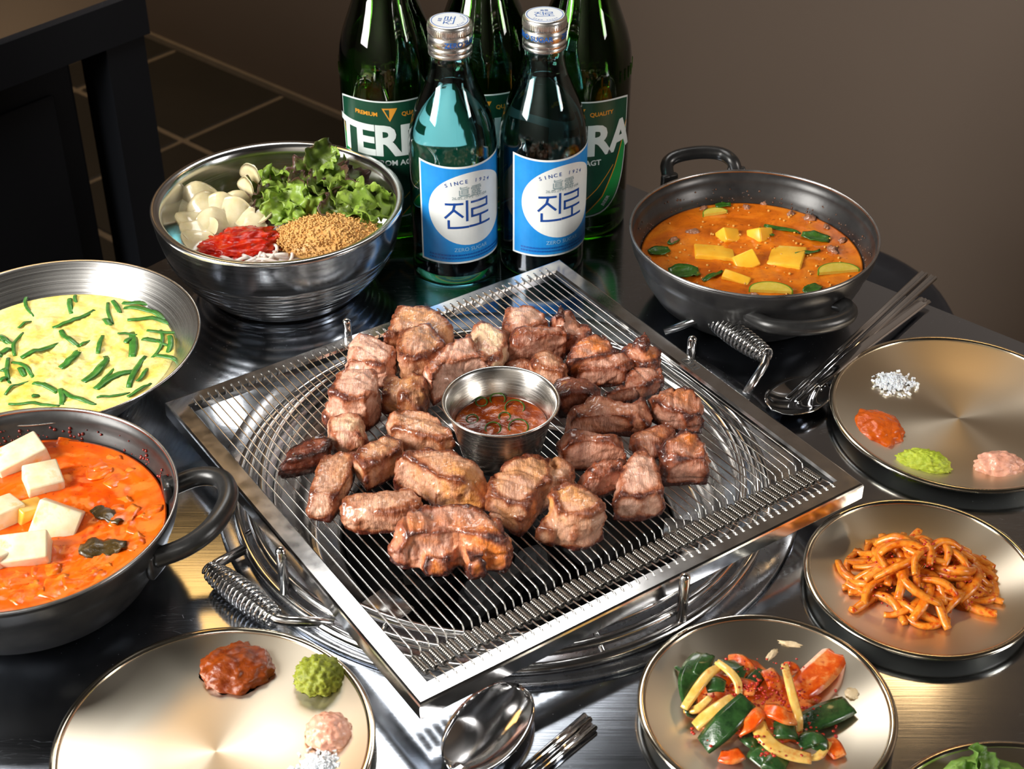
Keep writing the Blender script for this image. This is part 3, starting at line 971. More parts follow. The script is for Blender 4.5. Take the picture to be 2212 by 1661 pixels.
def make_spoon(name, tip, neck, end, label, zb=.0012, zh=.004, wide=.021):
    """bowl from tip to neck, flat handle from neck to end (world points)"""
    r = empty(name, Vector((neck.x, neck.y, 0)), label, 'spoon')
    ax = (tip - neck); ax.z = 0; L = ax.length; ax.normalize(); s = Vector((-ax.y, ax.x, 0))
    nu, nv = 22, 14
    def sheet(dz):
        V = []
        for i in range(nu + 1):
            t = i / nu
            a = t * 1.0
            half = max(wide * max(0.0, 1 - abs(2 * t - 1.0) ** 2.1) ** .5, .0035 if t < .2 else .0004)
            for j in range(nv + 1):
                w = -1 + 2 * j / nv
                depth = .0062 * (1 - w * w) * math.sin(math.pi * min(max(t, .02), .98)) ** .7
                p = neck + ax * (L * a) + s * (half * w)
                V.append(Vector((p.x, p.y, zb + .0072 - depth + dz)))
        return V
    A, B = sheet(0.0), sheet(-.0008)
    V = A + B; n = len(A); w_ = nv + 1; F = []
    for i in range(nu):
        for j in range(nv):
            q = (i * w_ + j, i * w_ + j + 1, (i + 1) * w_ + j + 1, (i + 1) * w_ + j)
            F += [q[::-1], tuple(x + n for x in q)]
    edge = [j for j in range(w_)] + [i * w_ + nv for i in range(1, nu + 1)] + [nu * w_ + j for j in range(nv - 1, -1, -1)] + [i * w_ for i in range(nu - 1, 0, -1)]
    F += [(edge[k], edge[(k + 1) % len(edge)], edge[(k + 1) % len(edge)] + n, edge[k] + n) for k in range(len(edge))]
    part('spoon_bowl', (V, F), M['cutlery'], r, True)
    d = end - neck
    pts = [neck + ax * .006 + Vector((0, 0, zb + .0062)), neck + d * .06 + Vector((0, 0, zb + .0085)), neck + d * .2 + Vector((0, 0, zb + .009)), neck + d * .6 + Vector((0, 0, zb + .006)), end + Vector((0, 0, zh))]
    part('handle', sweep(smooth_path(pts, 5), [(-.0035, -.0007), (.0035, -.0007), (.0040, 0), (.0024, .0009), (.0012, .0005), (0, .0011), (-.0012, .0005), (-.0024, .0009), (-.0040, 0)], scale=lambda t: .8 + .45 * t), M['cutlery'], r, True)
    return r

def make_chopstick(a, b, label, group, w=.0062, h=.0034):
    sec = [(-w / 2, -h * .3), (-w * .35, -h / 2), (w * .35, -h / 2), (w / 2, -h * .3), (w / 2, h * .25), (w * .3, h / 2), (w * .1, h * .25), (-w * .1, h * .25), (-w * .3, h / 2), (-w / 2, h * .25)]
    solo('chopstick', sweep([a, a.lerp(b, .5), b], sec, scale=lambda t: .62 + .38 * t), M['cutlery'], label, 'chopstick', group)

z = .0022
def tilt(px, py, zz): return un(px, py, zz)
make_spoon('spoon', un(1665, 905, 0), un(1775, 845, 0), un(1997, 657, 0), 'steel spoon lying beside the chopsticks next to the salt plate', wide=.019)
make_chopstick(un(1702, 862, .0075), un(1996, 590, .0095), 'steel chopstick resting above the spoon, on the side of the stew pot', 'chopsticks beside the soybean stew')
make_chopstick(un(1722, 868, .0075), un(2016, 598, .0085), 'steel chopstick resting above the spoon, on the side of the salt plate', 'chopsticks beside the soybean stew')
make_spoon('spoon', un(1122, 1500, 0), un(985, 1690, 0), un(860, 1850, 0), 'steel spoon below the corner of the wire grate', wide=.0205)
make_chopstick(un(1098, 1690, .0022), un(1270, 1548, .0022), 'steel chopstick next to the spoon bowl below the grate', 'chopsticks below the grate')
make_chopstick(un(1122, 1702, .0022), un(1281, 1566, .0022), 'steel chopstick beside the kimchi plate, outer of the pair below the grate', 'chopsticks below the grate')

# ------------------------------------------------------------ grilled meat
def meat_mat(name, pale, mid, brown, dark, fat, gloss):
    m = Mat(name)
    cr = m.attr('crust'); ft = m.attr('fat')
    v = m.co((1, 1, 1))
    n1 = m.noise(70, 6, 0.62, v, 0.4)
    n2 = m.noise(260, 5, 0.65, v)
    rn = m.rnd()
    fib = m.noise(1.0, 5, 0.6, m.co((700, 120, 190), (0.4, 0.3, 0.9)), 0.3)
    base = m.mix(m.ramp(n1, [(0.34, 0.0), (0.66, 1.0)]), pale, mid)
    base = m.mix(m.math('MULTIPLY', m.ramp(fib, [(0.45, 0.0), (0.75, 1.0)]), 0.45), base, brown)
    base = m.mix(m.math('MULTIPLY', ft, m.ramp(m.noise(42, 5, 0.6, v, 0.5), [(0.38, 0.0), (0.54, 1.0)])), base, fat)
    k = m.math('ADD', cr, m.math('MULTIPLY', m.math('SUBTRACT', n1, 0.5), 1.1))
    k = m.math('ADD', k, m.math('MULTIPLY', m.math('SUBTRACT', n2, 0.5), 0.7))
    base = m.mix(m.ramp(k, [(0.30, 0.0), (0.70, 1.0)]), base, brown)
    base = m.mix(m.ramp(k, [(0.72, 0.0), (1.10, 1.0)]), base, dark)
    wet = m.ramp(m.noise(150, 4, 0.6, v), [(0.42, 0.14), (0.60, 0.38)])
    h = m.math('ADD', m.math('MULTIPLY', fib, 1.0), m.math('MULTIPLY', n2, 0.9))
    m.set(Base_Color=base, Roughness=wet, Normal=m.bump(h, 0.9, 0.0014), Coat_Weight=m.math('MULTIPLY', m.ramp(m.noise(95, 4, 0.6, v), [(0.38, 0.25), (0.56, 1.0)]), gloss * 1.4), Coat_Roughness=0.03, Subsurface_Weight=0.12, Subsurface_Radius=(1.0, 0.35, 0.2), Subsurface_Scale=0.003)
    m.put(m.b.inputs['Coat Normal'], m.bump(m.noise(170, 3, 0.5, v), 0.5, 0.0012))
    return m.m


MEAT = {
    'pink': meat_mat('pink_pork', lin(240, 192, 170), lin(222, 164, 140), lin(174, 102, 68), lin(92, 34, 14), lin(240, 206, 164), 0.6),
    'tan': meat_mat('tan_pork', lin(222, 174, 146), lin(200, 144, 116), lin(154, 86, 50), lin(84, 28, 8), lin(220, 148, 70), 0.65),
    'brown': meat_mat('brown_pork', lin(216, 164, 142), lin(190, 132, 108), lin(146, 74, 42), lin(66, 20, 7), lin(222, 122, 32), 0.7),
    'dark': meat_mat('dark_seared_pork', lin(156, 98, 76), lin(124, 68, 50), lin(104, 42, 20), lin(44, 14, 7), lin(184, 90, 28), 0.75),
}
MZ = GZ + .0008


def meat(label, mat, polys, seed, crust=0.0, fat=0.0, fatdir=None, rough=1.0):
    """polys: (outline of the upper face in photo pixels, height in metres above the wires[, taper])"""
    parts_ = []
    for pl in polys:
        pts, h = pl[0], pl[1]
        tp = pl[2] if len(pl) > 2 else 1.0
        T_ = [un(x, y, MZ + h) for x, y in pts]
        c = sum(T_, Vector()) / len(T_)
        top = [c + (p - c) * 1.05 for p in T_]
        mid = [c + (p - c) * 1.13 for p in T_]
        bot = [c + (p - c) * tp * 1.04 for p in T_]
        n = len(T_)
        V = [Vector((p.x, p.y, MZ - .0006)) for p in bot] + [Vector((p.x, p.y, MZ + h * .5)) for p in mid] + top
        V.append(Vector((c.x, c.y, MZ + h + .0022)))
        F = [tuple(range(n - 1, -1, -1))]
        for k in (0, n):
            F += [(k + i, k + (i + 1) % n, k + n + (i + 1) % n, k + n + i) for i in range(n)]
        F += [(2 * n + i, 2 * n + (i + 1) % n, 3 * n) for i in range(n)]
        # make the winding outward whatever way the outline runs
        ar = sum(top[i].x * top[(i + 1) % n].y - top[(i + 1) % n].x * top[i].y for i in range(n))
        if ar < 0: F = [f[::-1] for f in F]
        parts_.append((V, F))
    V, N, F, E = remesh(join(*parts_), .00105, 2)
    rc = random.Random(seed * 17 + 3)
    ctr, ext = V.mean(0), V.max(0) - V.min(0)
    for _ in range(3):
        a_ = rc.uniform(0, 6.28)
        nrm = np.array((math.cos(a_), math.sin(a_), rc.uniform(.25, 1.1))); nrm /= np.linalg.norm(nrm)
        lim = (np.abs(nrm) * ext).sum() / 2 * rc.uniform(.60, .74)
        d_ = (V - ctr) @ nrm - lim
        V = V - nrm * (np.maximum(d_, 0) * .85)[:, None]
    # convexity -> browned edges
    acc = np.zeros_like(V); cnt = np.zeros(len(V))
    np.add.at(acc, E[:, 0], V[E[:, 1]]); np.add.at(acc, E[:, 1], V[E[:, 0]])
    np.add.at(cnt, E[:, 0], 1); np.add.at(cnt, E[:, 1], 1)
    cv = ((V - acc / np.maximum(cnt, 1)[:, None]) * N).sum(1)
    for _ in range(20):
        a2 = np.zeros(len(V)); np.add.at(a2, E[:, 0], cv[E[:, 1]]); np.add.at(a2, E[:, 1], cv[E[:, 0]])
        cv = 0.4 * cv + 0.6 * a2 / np.maximum(cnt, 1)
    off = Vector((seed * 2.13, seed * 7.7, seed * 0.37))
    D = np.zeros(len(V))
    gy = seed * 2.39
    cg, sg = math.cos(gy), math.sin(gy)
    for i in range(len(V)):
        p = Vector(V[i])
        gx, gq = p.x * cg - p.y * sg, p.x * sg + p.y * cg
        a = mn.noise(p * 48 + off) * .0026 + mn.noise(p * 110 + off) * .0013 + fbm(p * 230 + off, 3) * .0009
        # fibre ridges along the grain and a few deeper creases
        a += (abs(mn.noise(Vector((gx * 70, gq * 300, p.z * 330)) + off)) - .25) * .0012
        if seed % 3 == 0:
            a -= .0018 * max(0, 0.12 - abs(mn.noise(Vector((gx * 24, gq * 70, p.z * 60)) + off * 2))) / 0.12
        D[i] = a * rough
    keep = np.clip((V[:, 2] - MZ) / .004, 0, 1)
    V = V + N * (D * keep)[:, None]
    V[:, 2] = np.maximum(V[:, 2], MZ - .0006)
    cr = np.clip(cv / .000032, -0.3, 1.3) * 0.64 + crust
    cr += np.clip(1 - (V[:, 2] - MZ) / .006, 0, 1) * 0.35
    f = np.full(len(V), fat)
    if fatdir is not None:
        q = (V - V.mean(0)) @ np.array(fatdir)
        f = np.clip(fat * (0.5 + q / (np.abs(q).max() + 1e-9) * 1.2), 0, 1)
    solo('meat_chunk', (V, F), MEAT[mat], label, 'meat', 'grilled pork chunks on the grate', attrs={'crust': cr.astype(np.float32), 'fat': f.astype(np.float32)})


CAMDIR = (0, -0.8, 0.2)
ML = [
 ('rounded tan pork chunk behind another, on the salad bowl side of the grate', 'tan', [([(848, 686), (865, 664), (919, 661), (958, 680), (975, 700), (966, 726), (938, 722), (869, 716), (834, 726)], .022)], .05, .5, None),
 ('tan pork chunk with a browned foot, leaning in front of a rounded one', 'tan', [([(865, 714), (927, 696), (940, 710), (960, 741), (925, 764), (872, 780), (861, 745)], .026)], .05, .4, None),
 ('squarish pink pork cube with a flat grainy face near the back pin', 'pink', [([(748, 772), (761, 716), (805, 722), (853, 742), (845, 786), (800, 782)], .020)], .02, .1, None),
 ('large thick pink pork block with a smooth oval top', 'pink', [([(713, 842), (728, 806), (762, 784), (797, 780), (814, 805), (812, 838), (788, 856), (748, 858)], .027), ([(697, 888), (706, 868), (735, 872), (728, 895), (704, 900)], .010)], .02, .1, None),
 ('small glossy pork chunk with an amber fat ridge beside the sauce cup', 'tan', [([(822, 850), (828, 815), (852, 806), (868, 818), (862, 852)], .016), ([(862, 852), (868, 815), (892, 797), (919, 814), (921, 842), (905, 856)], .019)], .08, .7, None),
 ('pale pink pork block with parallel grain just behind the sauce cup', 'pink', [([(921, 786), (965, 748), (1012, 722), (1032, 758), (1050, 766), (965, 784), (936, 806)], .026)], .0, .1, None),
 ('whitish fat slab leaning upright between two pink pork blocks', 'pink', [([(1016, 714), (1042, 695), (1085, 714), (1093, 732), (1077, 764), (1054, 776), (1030, 756)], .022)], -.05, .95, None),
 ('small pork chunk with a pale domed fat cap', 'pink', [([(707, 925), (712, 897), (735, 888), (772, 892), (782, 912), (790, 932), (757, 944), (725, 940)], .016)], .05, .9, None),
 ('small dark red seared pork chunk at the outer end of the heap', 'dark', [([(604, 995), (622, 970), (657, 950), (692, 938), (712, 950), (706, 968), (676, 982), (630, 992)], .014)], .25, .1, None),
 ('long flat pork slab resting beside the dark seared chunk', 'tan', [([(699, 986), (728, 971), (765, 978), (760, 1005), (737, 1056), (711, 1088), (668, 1080), (682, 1030)], .014)], .05, .35, (1, 0, 0)),
 ('knobbly pork chunk with fatty folds in the middle of the left heap', 'tan', [([(768, 980), (797, 957), (842, 930), (866, 946), (868, 968), (828, 990), (790, 1008)], .019), ([(772, 1010), (800, 1000), (830, 1005), (826, 1022), (785, 1030)], .009)], .08, .5, None),
 ('tan pork chunk with a smooth side leaning against the sauce cup', 'tan', [([(843, 888), (866, 880), (927, 888), (958, 906), (977, 936), (950, 946), (905, 938), (852, 920)], .018)], .02, .35, None),
 ('large pork slab with amber fat front, just in front of the sauce cup', 'tan', [([(868, 980), (919, 966), (988, 977), (1035, 997), (1050, 1018), (1042, 1032), (985, 1036), (945, 1026), (905, 1000)], .026), ([(846, 994), (866, 980), (897, 986), (895, 1004), (850, 1006)], .019), ([(925, 1050), (945, 1030), (975, 1040), (972, 1060), (940, 1068)], .014)], .08, .6, CAMDIR),
 ('block shaped pork chunk with rough grain beside the glossy scalloped slab', 'tan', [([(740, 1074), (752, 1064), (880, 1049), (905, 1073), (900, 1088), (850, 1104), (775, 1108), (744, 1094)], .0165)], .0, .15, None),
 ('largest glossy pork slab with a scalloped amber front edge', 'brown', [([(850, 1119), (880, 1101), (946, 1087), (1015, 1091), (1069, 1119), (1096, 1153), (1085, 1166), (1042, 1158), (977, 1148), (919, 1152), (873, 1158), (846, 1143)], .025), ([(908, 1185), (925, 1165), (975, 1158), (985, 1185), (965, 1205), (920, 1205)], .014), ([(996, 1172), (1018, 1158), (1043, 1168), (1046, 1196), (1012, 1202)], .018), ([(1060, 1150), (1094, 1155), (1092, 1175), (1062, 1180)], .018)], .1, .75, CAMDIR),
 ('rounded pinkish pork chunk on the soju bottle side of the heap', 'pink', [([(1088, 698), (1104, 669), (1138, 658), (1174, 676), (1184, 692), (1150, 702), (1112, 712)], .020)], .0, .2, None),
 ('wide brown pork block with a grainy front under the rounded pinkish chunk', 'brown', [([(1093, 730), (1116, 714), (1177, 701), (1217, 699), (1220, 716), (1165, 728), (1128, 736)], .023)], .0, .15, None),
 ('spiky browned pork chunk with a pointed charred tip beside the rounded pinkish one', 'brown', [([(1187, 694), (1199, 676), (1228, 669), (1251, 687), (1275, 701), (1279, 720), (1220, 722)], .017), ([(1200, 678), (1211, 655), (1225, 668), (1222, 684)], .026)], .15, .3, None),
 ('little scrap of pork wedged behind the sauce cup', 'pink', [([(1088, 782), (1104, 774), (1145, 778), (1150, 796), (1112, 804)], .009)], .05, .2, None),
 ('small cube shaped tan pork chunk behind the cup rim', 'tan', [([(1148, 772), (1170, 753), (1196, 760), (1223, 787), (1215, 800), (1186, 796), (1157, 788)], .018)], .05, .2, None),
 ('amber glazed pork chunk with a bright orange crust on the stew pot side', 'brown', [([(1223, 762), (1244, 738), (1292, 717), (1307, 718), (1318, 738), (1335, 756), (1293, 766), (1257, 774), (1231, 776)], .019)], .15, .95, None),
 ('rough brown pork chunk lying in front of the amber glazed one', 'brown', [([(1244, 780), (1271, 766), (1340, 760), (1364, 777), (1350, 794), (1293, 796), (1250, 796)], .015)], .05, .1, None),
 ('pork chunk with an upright pointed orange fat tip near the frame', 'brown', [([(1345, 758), (1365, 740), (1401, 741), (1429, 758), (1420, 780), (1385, 786), (1360, 772)], .014), ([(1372, 738), (1394, 712), (1402, 735), (1395, 746)], .024)], .1, .8, None),
 ('bent pork chunk with a red edge below the pointed orange tip', 'brown', [([(1358, 800), (1373, 786), (1423, 796), (1428, 815), (1401, 828), (1358, 838), (1310, 846), (1300, 850), (1345, 822)], .013)], .12, .15, None),
 ('crusty dark pork chunk touching the sauce cup side', 'dark', [([(1190, 830), (1203, 814), (1271, 808), (1293, 827), (1289, 846), (1242, 846), (1212, 852)], .019)], .12, .3, None),
 ('wide pork chunk with a pale marbled front beside the sauce cup', 'brown', [([(1214, 904), (1232, 882), (1275, 858), (1318, 861), (1358, 868), (1365, 884), (1364, 900), (1314, 896), (1257, 900)], .016), ([(1358, 872), (1387, 860), (1407, 882), (1400, 898), (1374, 898)], .015)], .1, .3, None),
 ('rounded brown pork chunk with a glossy amber top by the frame edge', 'brown', [([(1406, 848), (1430, 836), (1481, 832), (1512, 857), (1520, 888), (1484, 894), (1437, 878), (1410, 864)], .017)], .12, .6, (0, .6, .8)),
 ('wedge shaped brown pork chunk with a red upper edge, in front of the marbled one', 'brown', [([(1211, 936), (1228, 925), (1286, 927), (1345, 939), (1350, 956), (1280, 952), (1222, 954)], .023)], .05, .15, None),
 ('flattish translucent pork chunk between two charred ones', 'brown', [([(1366, 944), (1401, 919), (1437, 911), (1462, 925), (1437, 947), (1419, 968), (1378, 970)], .010)], .02, .6, None),
 ('charred glossy pork chunk with black grill marks on its amber top', 'brown', [([(1427, 968), (1449, 943), (1477, 929), (1512, 943), (1530, 968), (1532, 988), (1491, 988), (1438, 992)], .021)], .2, .75, (0, .7, .7)),
 ('dark brown pork chunk tucked behind the pyramid shaped one', 'brown', [([(1257, 1018), (1286, 995), (1350, 990), (1342, 1010), (1295, 1028), (1262, 1030)], .018)], .1, .1, None),
 ('pyramid shaped pinkish pork chunk with a browned foot', 'pink', [([(1356, 992), (1387, 964), (1401, 970), (1417, 1016), (1431, 1054), (1388, 1068), (1331, 1066), (1341, 1028)], .019, 1.06)], .1, .1, None),
 ('curved comma shaped pork piece with a hooked end, in front of the cup', 'tan', [([(1063, 1020), (1094, 998), (1148, 983), (1190, 985), (1185, 1032), (1160, 1054), (1138, 1082), (1100, 1078), (1060, 1058)], .023), ([(1180, 984), (1206, 980), (1234, 994), (1239, 1018), (1226, 1036), (1186, 1036)], .019), ([(1098, 1085), (1136, 1078), (1140, 1108), (1125, 1122), (1102, 1112)], .014)], .05, .5, None),
 ('pork chunk with a folded fatty top and a pinched tip, nearest the springs', 'tan', [([(1194, 1056), (1221, 1045), (1260, 1048), (1292, 1069), (1306, 1088), (1275, 1108), (1242, 1114), (1206, 1100)], .026, 1.04), ([(1164, 1135), (1185, 1110), (1215, 1100), (1222, 1130), (1195, 1145)], .013)], .03, .6, (-.5, .3, .6)),
]
for k, (lab, mt, polys, crust, fat, fd) in enumerate(ML):
    meat(lab, mt, polys, k + 1, crust, fat, fd)

# ------------------------------------------------------------ dipping sauce
def disc(c, r, z, amp=0.0, freq=60, n=40, m=96, seed=0.0, rim=0.0, taper=.93):
    """a liquid surface with a slightly uneven top and a closed underside"""
    V = [Vector((c.x, c.y, z))]
    for i in range(1, n + 1):
        for j in range(m):
            a, rr = 2 * math.pi * j / m, r * i / n
            p = Vector((c.x + rr * math.cos(a), c.y + rr * math.sin(a), z))
            h = amp * fbm(Vector((p.x * freq, p.y * freq, seed)), 4) * (1 - (i / n) ** 8)
            V.append(Vector((p.x, p.y, z + h + rim * (i / n) ** 24)))
    F = [(0, 1 + j, 1 + (j + 1) % m) for j in range(m)]
    for i in range(n - 1):
        a, b = 1 + i * m, 1 + (i + 1) * m
        F += [(a + j, b + j, b + (j + 1) % m, a + (j + 1) % m) for j in range(m)]
    k = len(V); a = 1 + (n - 1) * m
    V += [Vector((c.x + (v.x - c.x) * taper, c.y + (v.y - c.y) * taper, z - .004)) for v in V[a:a + m]]
    F += [(a + j, k + j, k + (j + 1) % m, a + (j + 1) % m) for j in range(m)]
    F.append(tuple(range(k + m - 1, k - 1, -1)))
    return V, F


M['sauce'] = food('chilli_dip', [(0.30, lin(84, 28, 8)), (0.5, lin(136, 54, 10)), (0.66, lin(180, 86, 18)), (0.8, lin(100, 36, 8))], 90, 0.05, 0.5, 0.0014, nscale=150, spec=.4)
CUPC = Vector((CPOS.x, CPOS.y, 0))
SZ = CPOS.z + .0240
solo('dipping_sauce', disc(CUPC, .0280, SZ, .0007, 90, 30, 64), M['sauce'], 'brown red dipping sauce inside the small steel cup', 'sauce')
M['chilli'] = food('green_chilli', [(0.3, lin(36, 70, 12)), (0.8, lin(70, 104, 24))], 160, 0.2, 0.3, 0.0004)
for k, (x, y) in enumerate(((1040, 868), (1075, 862), (1112, 880), (1020, 905), (1065, 925), (1120, 922), (1090, 900))):
    p = un(x, y, SZ + .0004)
    R_ = .0035 + .0012 * (k % 3)
    ring = lathe([(R_ + .0005 * math.cos(t), .0005 * math.sin(t)) for t in [i * math.pi / 3 for i in range(6)]], 20, (0, 0, 0), closed=True)
    solo('chilli_slice', xf(ring, Matrix.Translation(p) @ Matrix.Rotation(.25, 4, 'X')), M['chilli'], 'thin green chilli ring floating in the dipping sauce', 'chilli', 'chilli rings in the dipping sauce')

# ------------------------------------------------------------ kimchi stew
def broth_mat(name, stops, spots, scale, rough=0.12):
    m = Mat(name)
    f = m.noise(scale, 6, 0.62, None, 0.6)
    c = m.ramp(f, stops)
    sp_ = m.ramp(m.noise(420, 3, 0.6), [(0.62, 0.0), (0.70, 1.0)])
    c = m.mix(m.math('MULTIPLY', sp_, 0.55), c, spots)
    m.set(Base_Color=c, Roughness=m.ramp(m.noise(90, 4), [(0.4, rough), (0.7, rough * 2.2)]), Normal=m.bump(m.noise(200, 4, 0.6), 0.18, 0.0005), Coat_Weight=0.15, Coat_Roughness=0.05)
    return m.m


M['kbroth'] = broth_mat('kimchi_broth', [(0.30, lin(196, 34, 8)), (0.42, lin(228, 84, 8)), (0.60, lin(236, 104, 14)), (0.74, lin(206, 44, 8))], lin(120, 14, 6), 38)
KZ = .0415
solo('kimchi_stew', disc(KP, .0812, KZ, .0011, 70, 60, 120, 1.0, .0006), M['kbroth'], 'red orange kimchi broth filling the black pot beside the plate of dark paste', 'stew')
M['tofu'] = food('tofu', [(0.3, lin(230, 206, 158)), (0.52, lin(238, 224, 192)), (0.66, lin(236, 190, 100)), (0.76, lin(230, 140, 40))], 75, 0.35, 0.3, 0.0005, 0.15)
M['tofu_orange'] = food('broth_soaked_tofu', [(0.3, lin(238, 168, 52)), (0.6, lin(246, 190, 84)), (0.8, lin(250, 222, 160))], 60, 0.3, 0.25, 0.0004, 0.25)
M['bean_tofu'] = food('stew_tofu', [(0.3, lin(242, 170, 30)), (0.6, lin(250, 194, 60)), (0.8, lin(252, 222, 140))], 60, 0.3, 0.25, 0.0004, 0.25)


def solid(name, hw, p, yaw, tx, ty, mat, label, cat, group=None, bev=.0012):
    b = bevel(box(-hw[0], hw[0], -hw[1], hw[1], -hw[2], hw[2]), bev, 2)
    off = Vector((p.x * 50, p.y * 50, 0))
    b = ([v + Vector((mn.noise(v * 160 + off), mn.noise(v * 160 - off), mn.noise(v * 150 + off * 2))) * .0006 for v in b[0]], b[1])
    Mx = Matrix.Translation(p) @ Matrix.Rotation(yaw, 4, 'Z') @ Matrix.Rotation(tx, 4, 'X') @ Matrix.Rotation(ty, 4, 'Y')
    return solo(name, xf(b, Mx), mat, label, cat, group)


TOFU = [((42, 985), (.0155, .0095, .0075), .62, .10, -.16, 'tofu', 'white tofu block with an orange stained end in the kimchi stew, against the pot wall'),
        ((92, 1034), (.0105, .0100, .0075), .45, .18, .10, 'tofu', 'squarish white tofu block with a hollow on top in the kimchi stew'),
        ((6, 1106), (.0100, .0095, .0075), .75, -.12, .1, 'tofu', 'broken edged white tofu block at the middle of the kimchi stew'),
        ((122, 1122), (.0125, .0105, .0085), -.50, .80, .55, 'tofu', 'tofu block standing on its corner like a pyramid in the kimchi stew'),
        ((55, 1188), (.0135, .0090, .0085), .18, .34, -.05, 'tofu', 'cream tofu block with a cloth patterned side in the kimchi stew'),
        ((-2, 1196), (.0080, .0080, .0075), .9, .1, .2, 'tofu', 'small tofu block beside the cloth patterned one in the kimchi stew'),
        ((62, 1098), (.0085, .0060, .0050), .8, .1, .3, 'tofu_orange', 'orange soaked tofu corner just breaking the kimchi broth')]
for (x, y), hw, yaw, tx, ty, mt, lab in TOFU:
    solid('tofu_block', hw, un(x, y, KZ + .0035) + Vector((0, 0, -.0022)), yaw, tx, ty, M[mt], lab, 'tofu', 'tofu in the kimchi stew')


def leaf(c, L, W, seed, ruffle=.003, nu=12, nv=10, pitch=0.3, roll=0.0, yaw=0.0, thick=.0005, curl=.3, lobes=0.35):
    """a crumpled leaf or kimchi sheet with thickness"""
    o_ = Vector((seed * 3.1, seed * 1.7, seed * 0.9))
    V = []
    for i in range(nu + 1):
        t = i / nu
        half = W * (0.35 + 0.65 * math.sin(math.pi * min(1, .12 + .80 * t))) * (1 + lobes * mn.noise(Vector((t * 5, 0, 0)) + o_))
        for j in range(nv + 1):
            w = -1 + 2 * j / nv
            x = (t - .5) * L * (1 + .12 * lobes * mn.noise(Vector((0, w * 3, 4)) + o_))
            y = w * half
            e = abs(w) ** 1.5 + max(0, t - .6) * 1.5
            zz = curl * (w * w) * half + ruffle * (mn.noise(Vector((x * 130, y * 130, 0)) + o_) * 1.2 + e * 1.3 * mn.noise(Vector((x * 260, y * 260, 3)) + o_))
            V.append(Vector((x, y, zz)))
    n, w_ = len(V), nv + 1
    V += [v - Vector((0, 0, thick)) for v in V]
    F = []
    for i in range(nu):
        for j in range(nv):
            q = (i * w_ + j, i * w_ + j + 1, (i + 1) * w_ + j + 1, (i + 1) * w_ + j)
            F += [q[::-1], tuple(x + n for x in q)]
    edge = list(range(w_)) + [i * w_ + nv for i in range(1, nu + 1)] + [nu * w_ + j for j in range(nv - 1, -1, -1)] + [i * w_ for i in range(nu - 1, 0, -1)]
    F += [(edge[k], edge[(k + 1) % len(edge)], edge[(k + 1) % len(edge)] + n, edge[k] + n) for k in range(len(edge))]
    at = []
    for k in range(2):
        for i in range(nu + 1):
            for j in range(nv + 1):
                at.append(min(1.0, max(abs(-1 + 2 * j / nv), i / nu * 1.0)))
    Mx = Matrix.Translation(c) @ Matrix.Rotation(yaw, 4, 'Z') @ Matrix.Rotation(pitch, 4, 'Y') @ Matrix.Rotation(roll, 4, 'X')
    return xf((V, F), Mx), {'edge': at}


M['kimchi'] = food('kimchi_leaf', [(0.3, lin(206, 66, 8)), (0.5, lin(232, 104, 16)), (0.68, lin(240, 138, 40)), (0.8, lin(200, 50, 10))], 120, 0.2, 0.4, 0.0006, 0.1, coat=.15)
M['dark_leaf'] = food('dark_cooked_leaf', [(0.3, lin(44, 34, 14)), (0.8, lin(92, 70, 30))], 150, 0.18, 0.6, 0.0008, coat=.5)
KL = [((230, 1000), .020, .007, .5), ((262, 1030), .022, .007, .9), ((215, 1020), .016, .006, .2), ((150, 955), .016, .006, -.2), ((270, 1115), .022, .006, 1.1), ((300, 1130), .018, .006, 1.2), ((252, 1095), .020, .007, .8),
      ((180, 1250), .022, .008, .4), ((120, 1265), .020, .008, 1.3), ((60, 1280), .020, .008, .9), ((215, 1235), .016, .007, .7), ((30, 1250), .018, .008, .3), ((292, 1170), .014, .006, 1.0), ((330, 1105), .014, .005, 1.2), ((100, 1230), .016, .006, .1)]
for k, ((x, y), L_, W_, yw) in enumerate(KL):
    vf, at = leaf(un(x, y, KZ + .0004), L_, W_, 20 + k, .0014, 10, 7, 0.03, 0.05, yw, .0010, -.12)
    solo('kimchi_leaf', vf, M['kimchi'], 'translucent orange kimchi leaf floating in the kimchi stew', 'kimchi', 'kimchi leaves in the stew', attrs=at)
vf, at = leaf(un(222, 1178, KZ + .0018), .026, .0075, 77, .002, 12, 8, .05, 0, .15, .0012, -.2)
solo('cooked_leaf', vf, M['dark_leaf'], 'dark brown cooked green leaf on the kimchi stew', 'leaf', attrs=at)
vf, at = leaf(un(232, 1110, KZ + .0014), .022, .005, 78, .002, 10, 6, .05, 0, -.6, .0012, -.2)
solo('cooked_leaf', vf, M['dark_leaf'], 'small pointed olive leaf half sunk in the kimchi stew', 'leaf', attrs=at)
M['residue'] = food('dried_broth', [(0.3, lin(60, 10, 4)), (0.8, lin(150, 30, 10))], 200, 0.3, 0.6, 0.0006, coat=.3)
rr = random.Random(11)
parts_ = []
for k in range(90):
    a = rr.uniform(.35, 2.6); d = rr.random() ** 1.6
    R_ = .0828 + .0032 * d; zz = KZ + .0012 + .007 * d
    s_ = rr.uniform(.0004, .0013)
    parts_.append(([Vector((KP.x + R_ * math.cos(a), KP.y + R_ * math.sin(a), zz)) + v * s_ for v in ICO[1][0]], ICO[1][1]))
part('dried_broth', join(*parts_), M['residue'], kp, True)['kind'] = 'stuff'

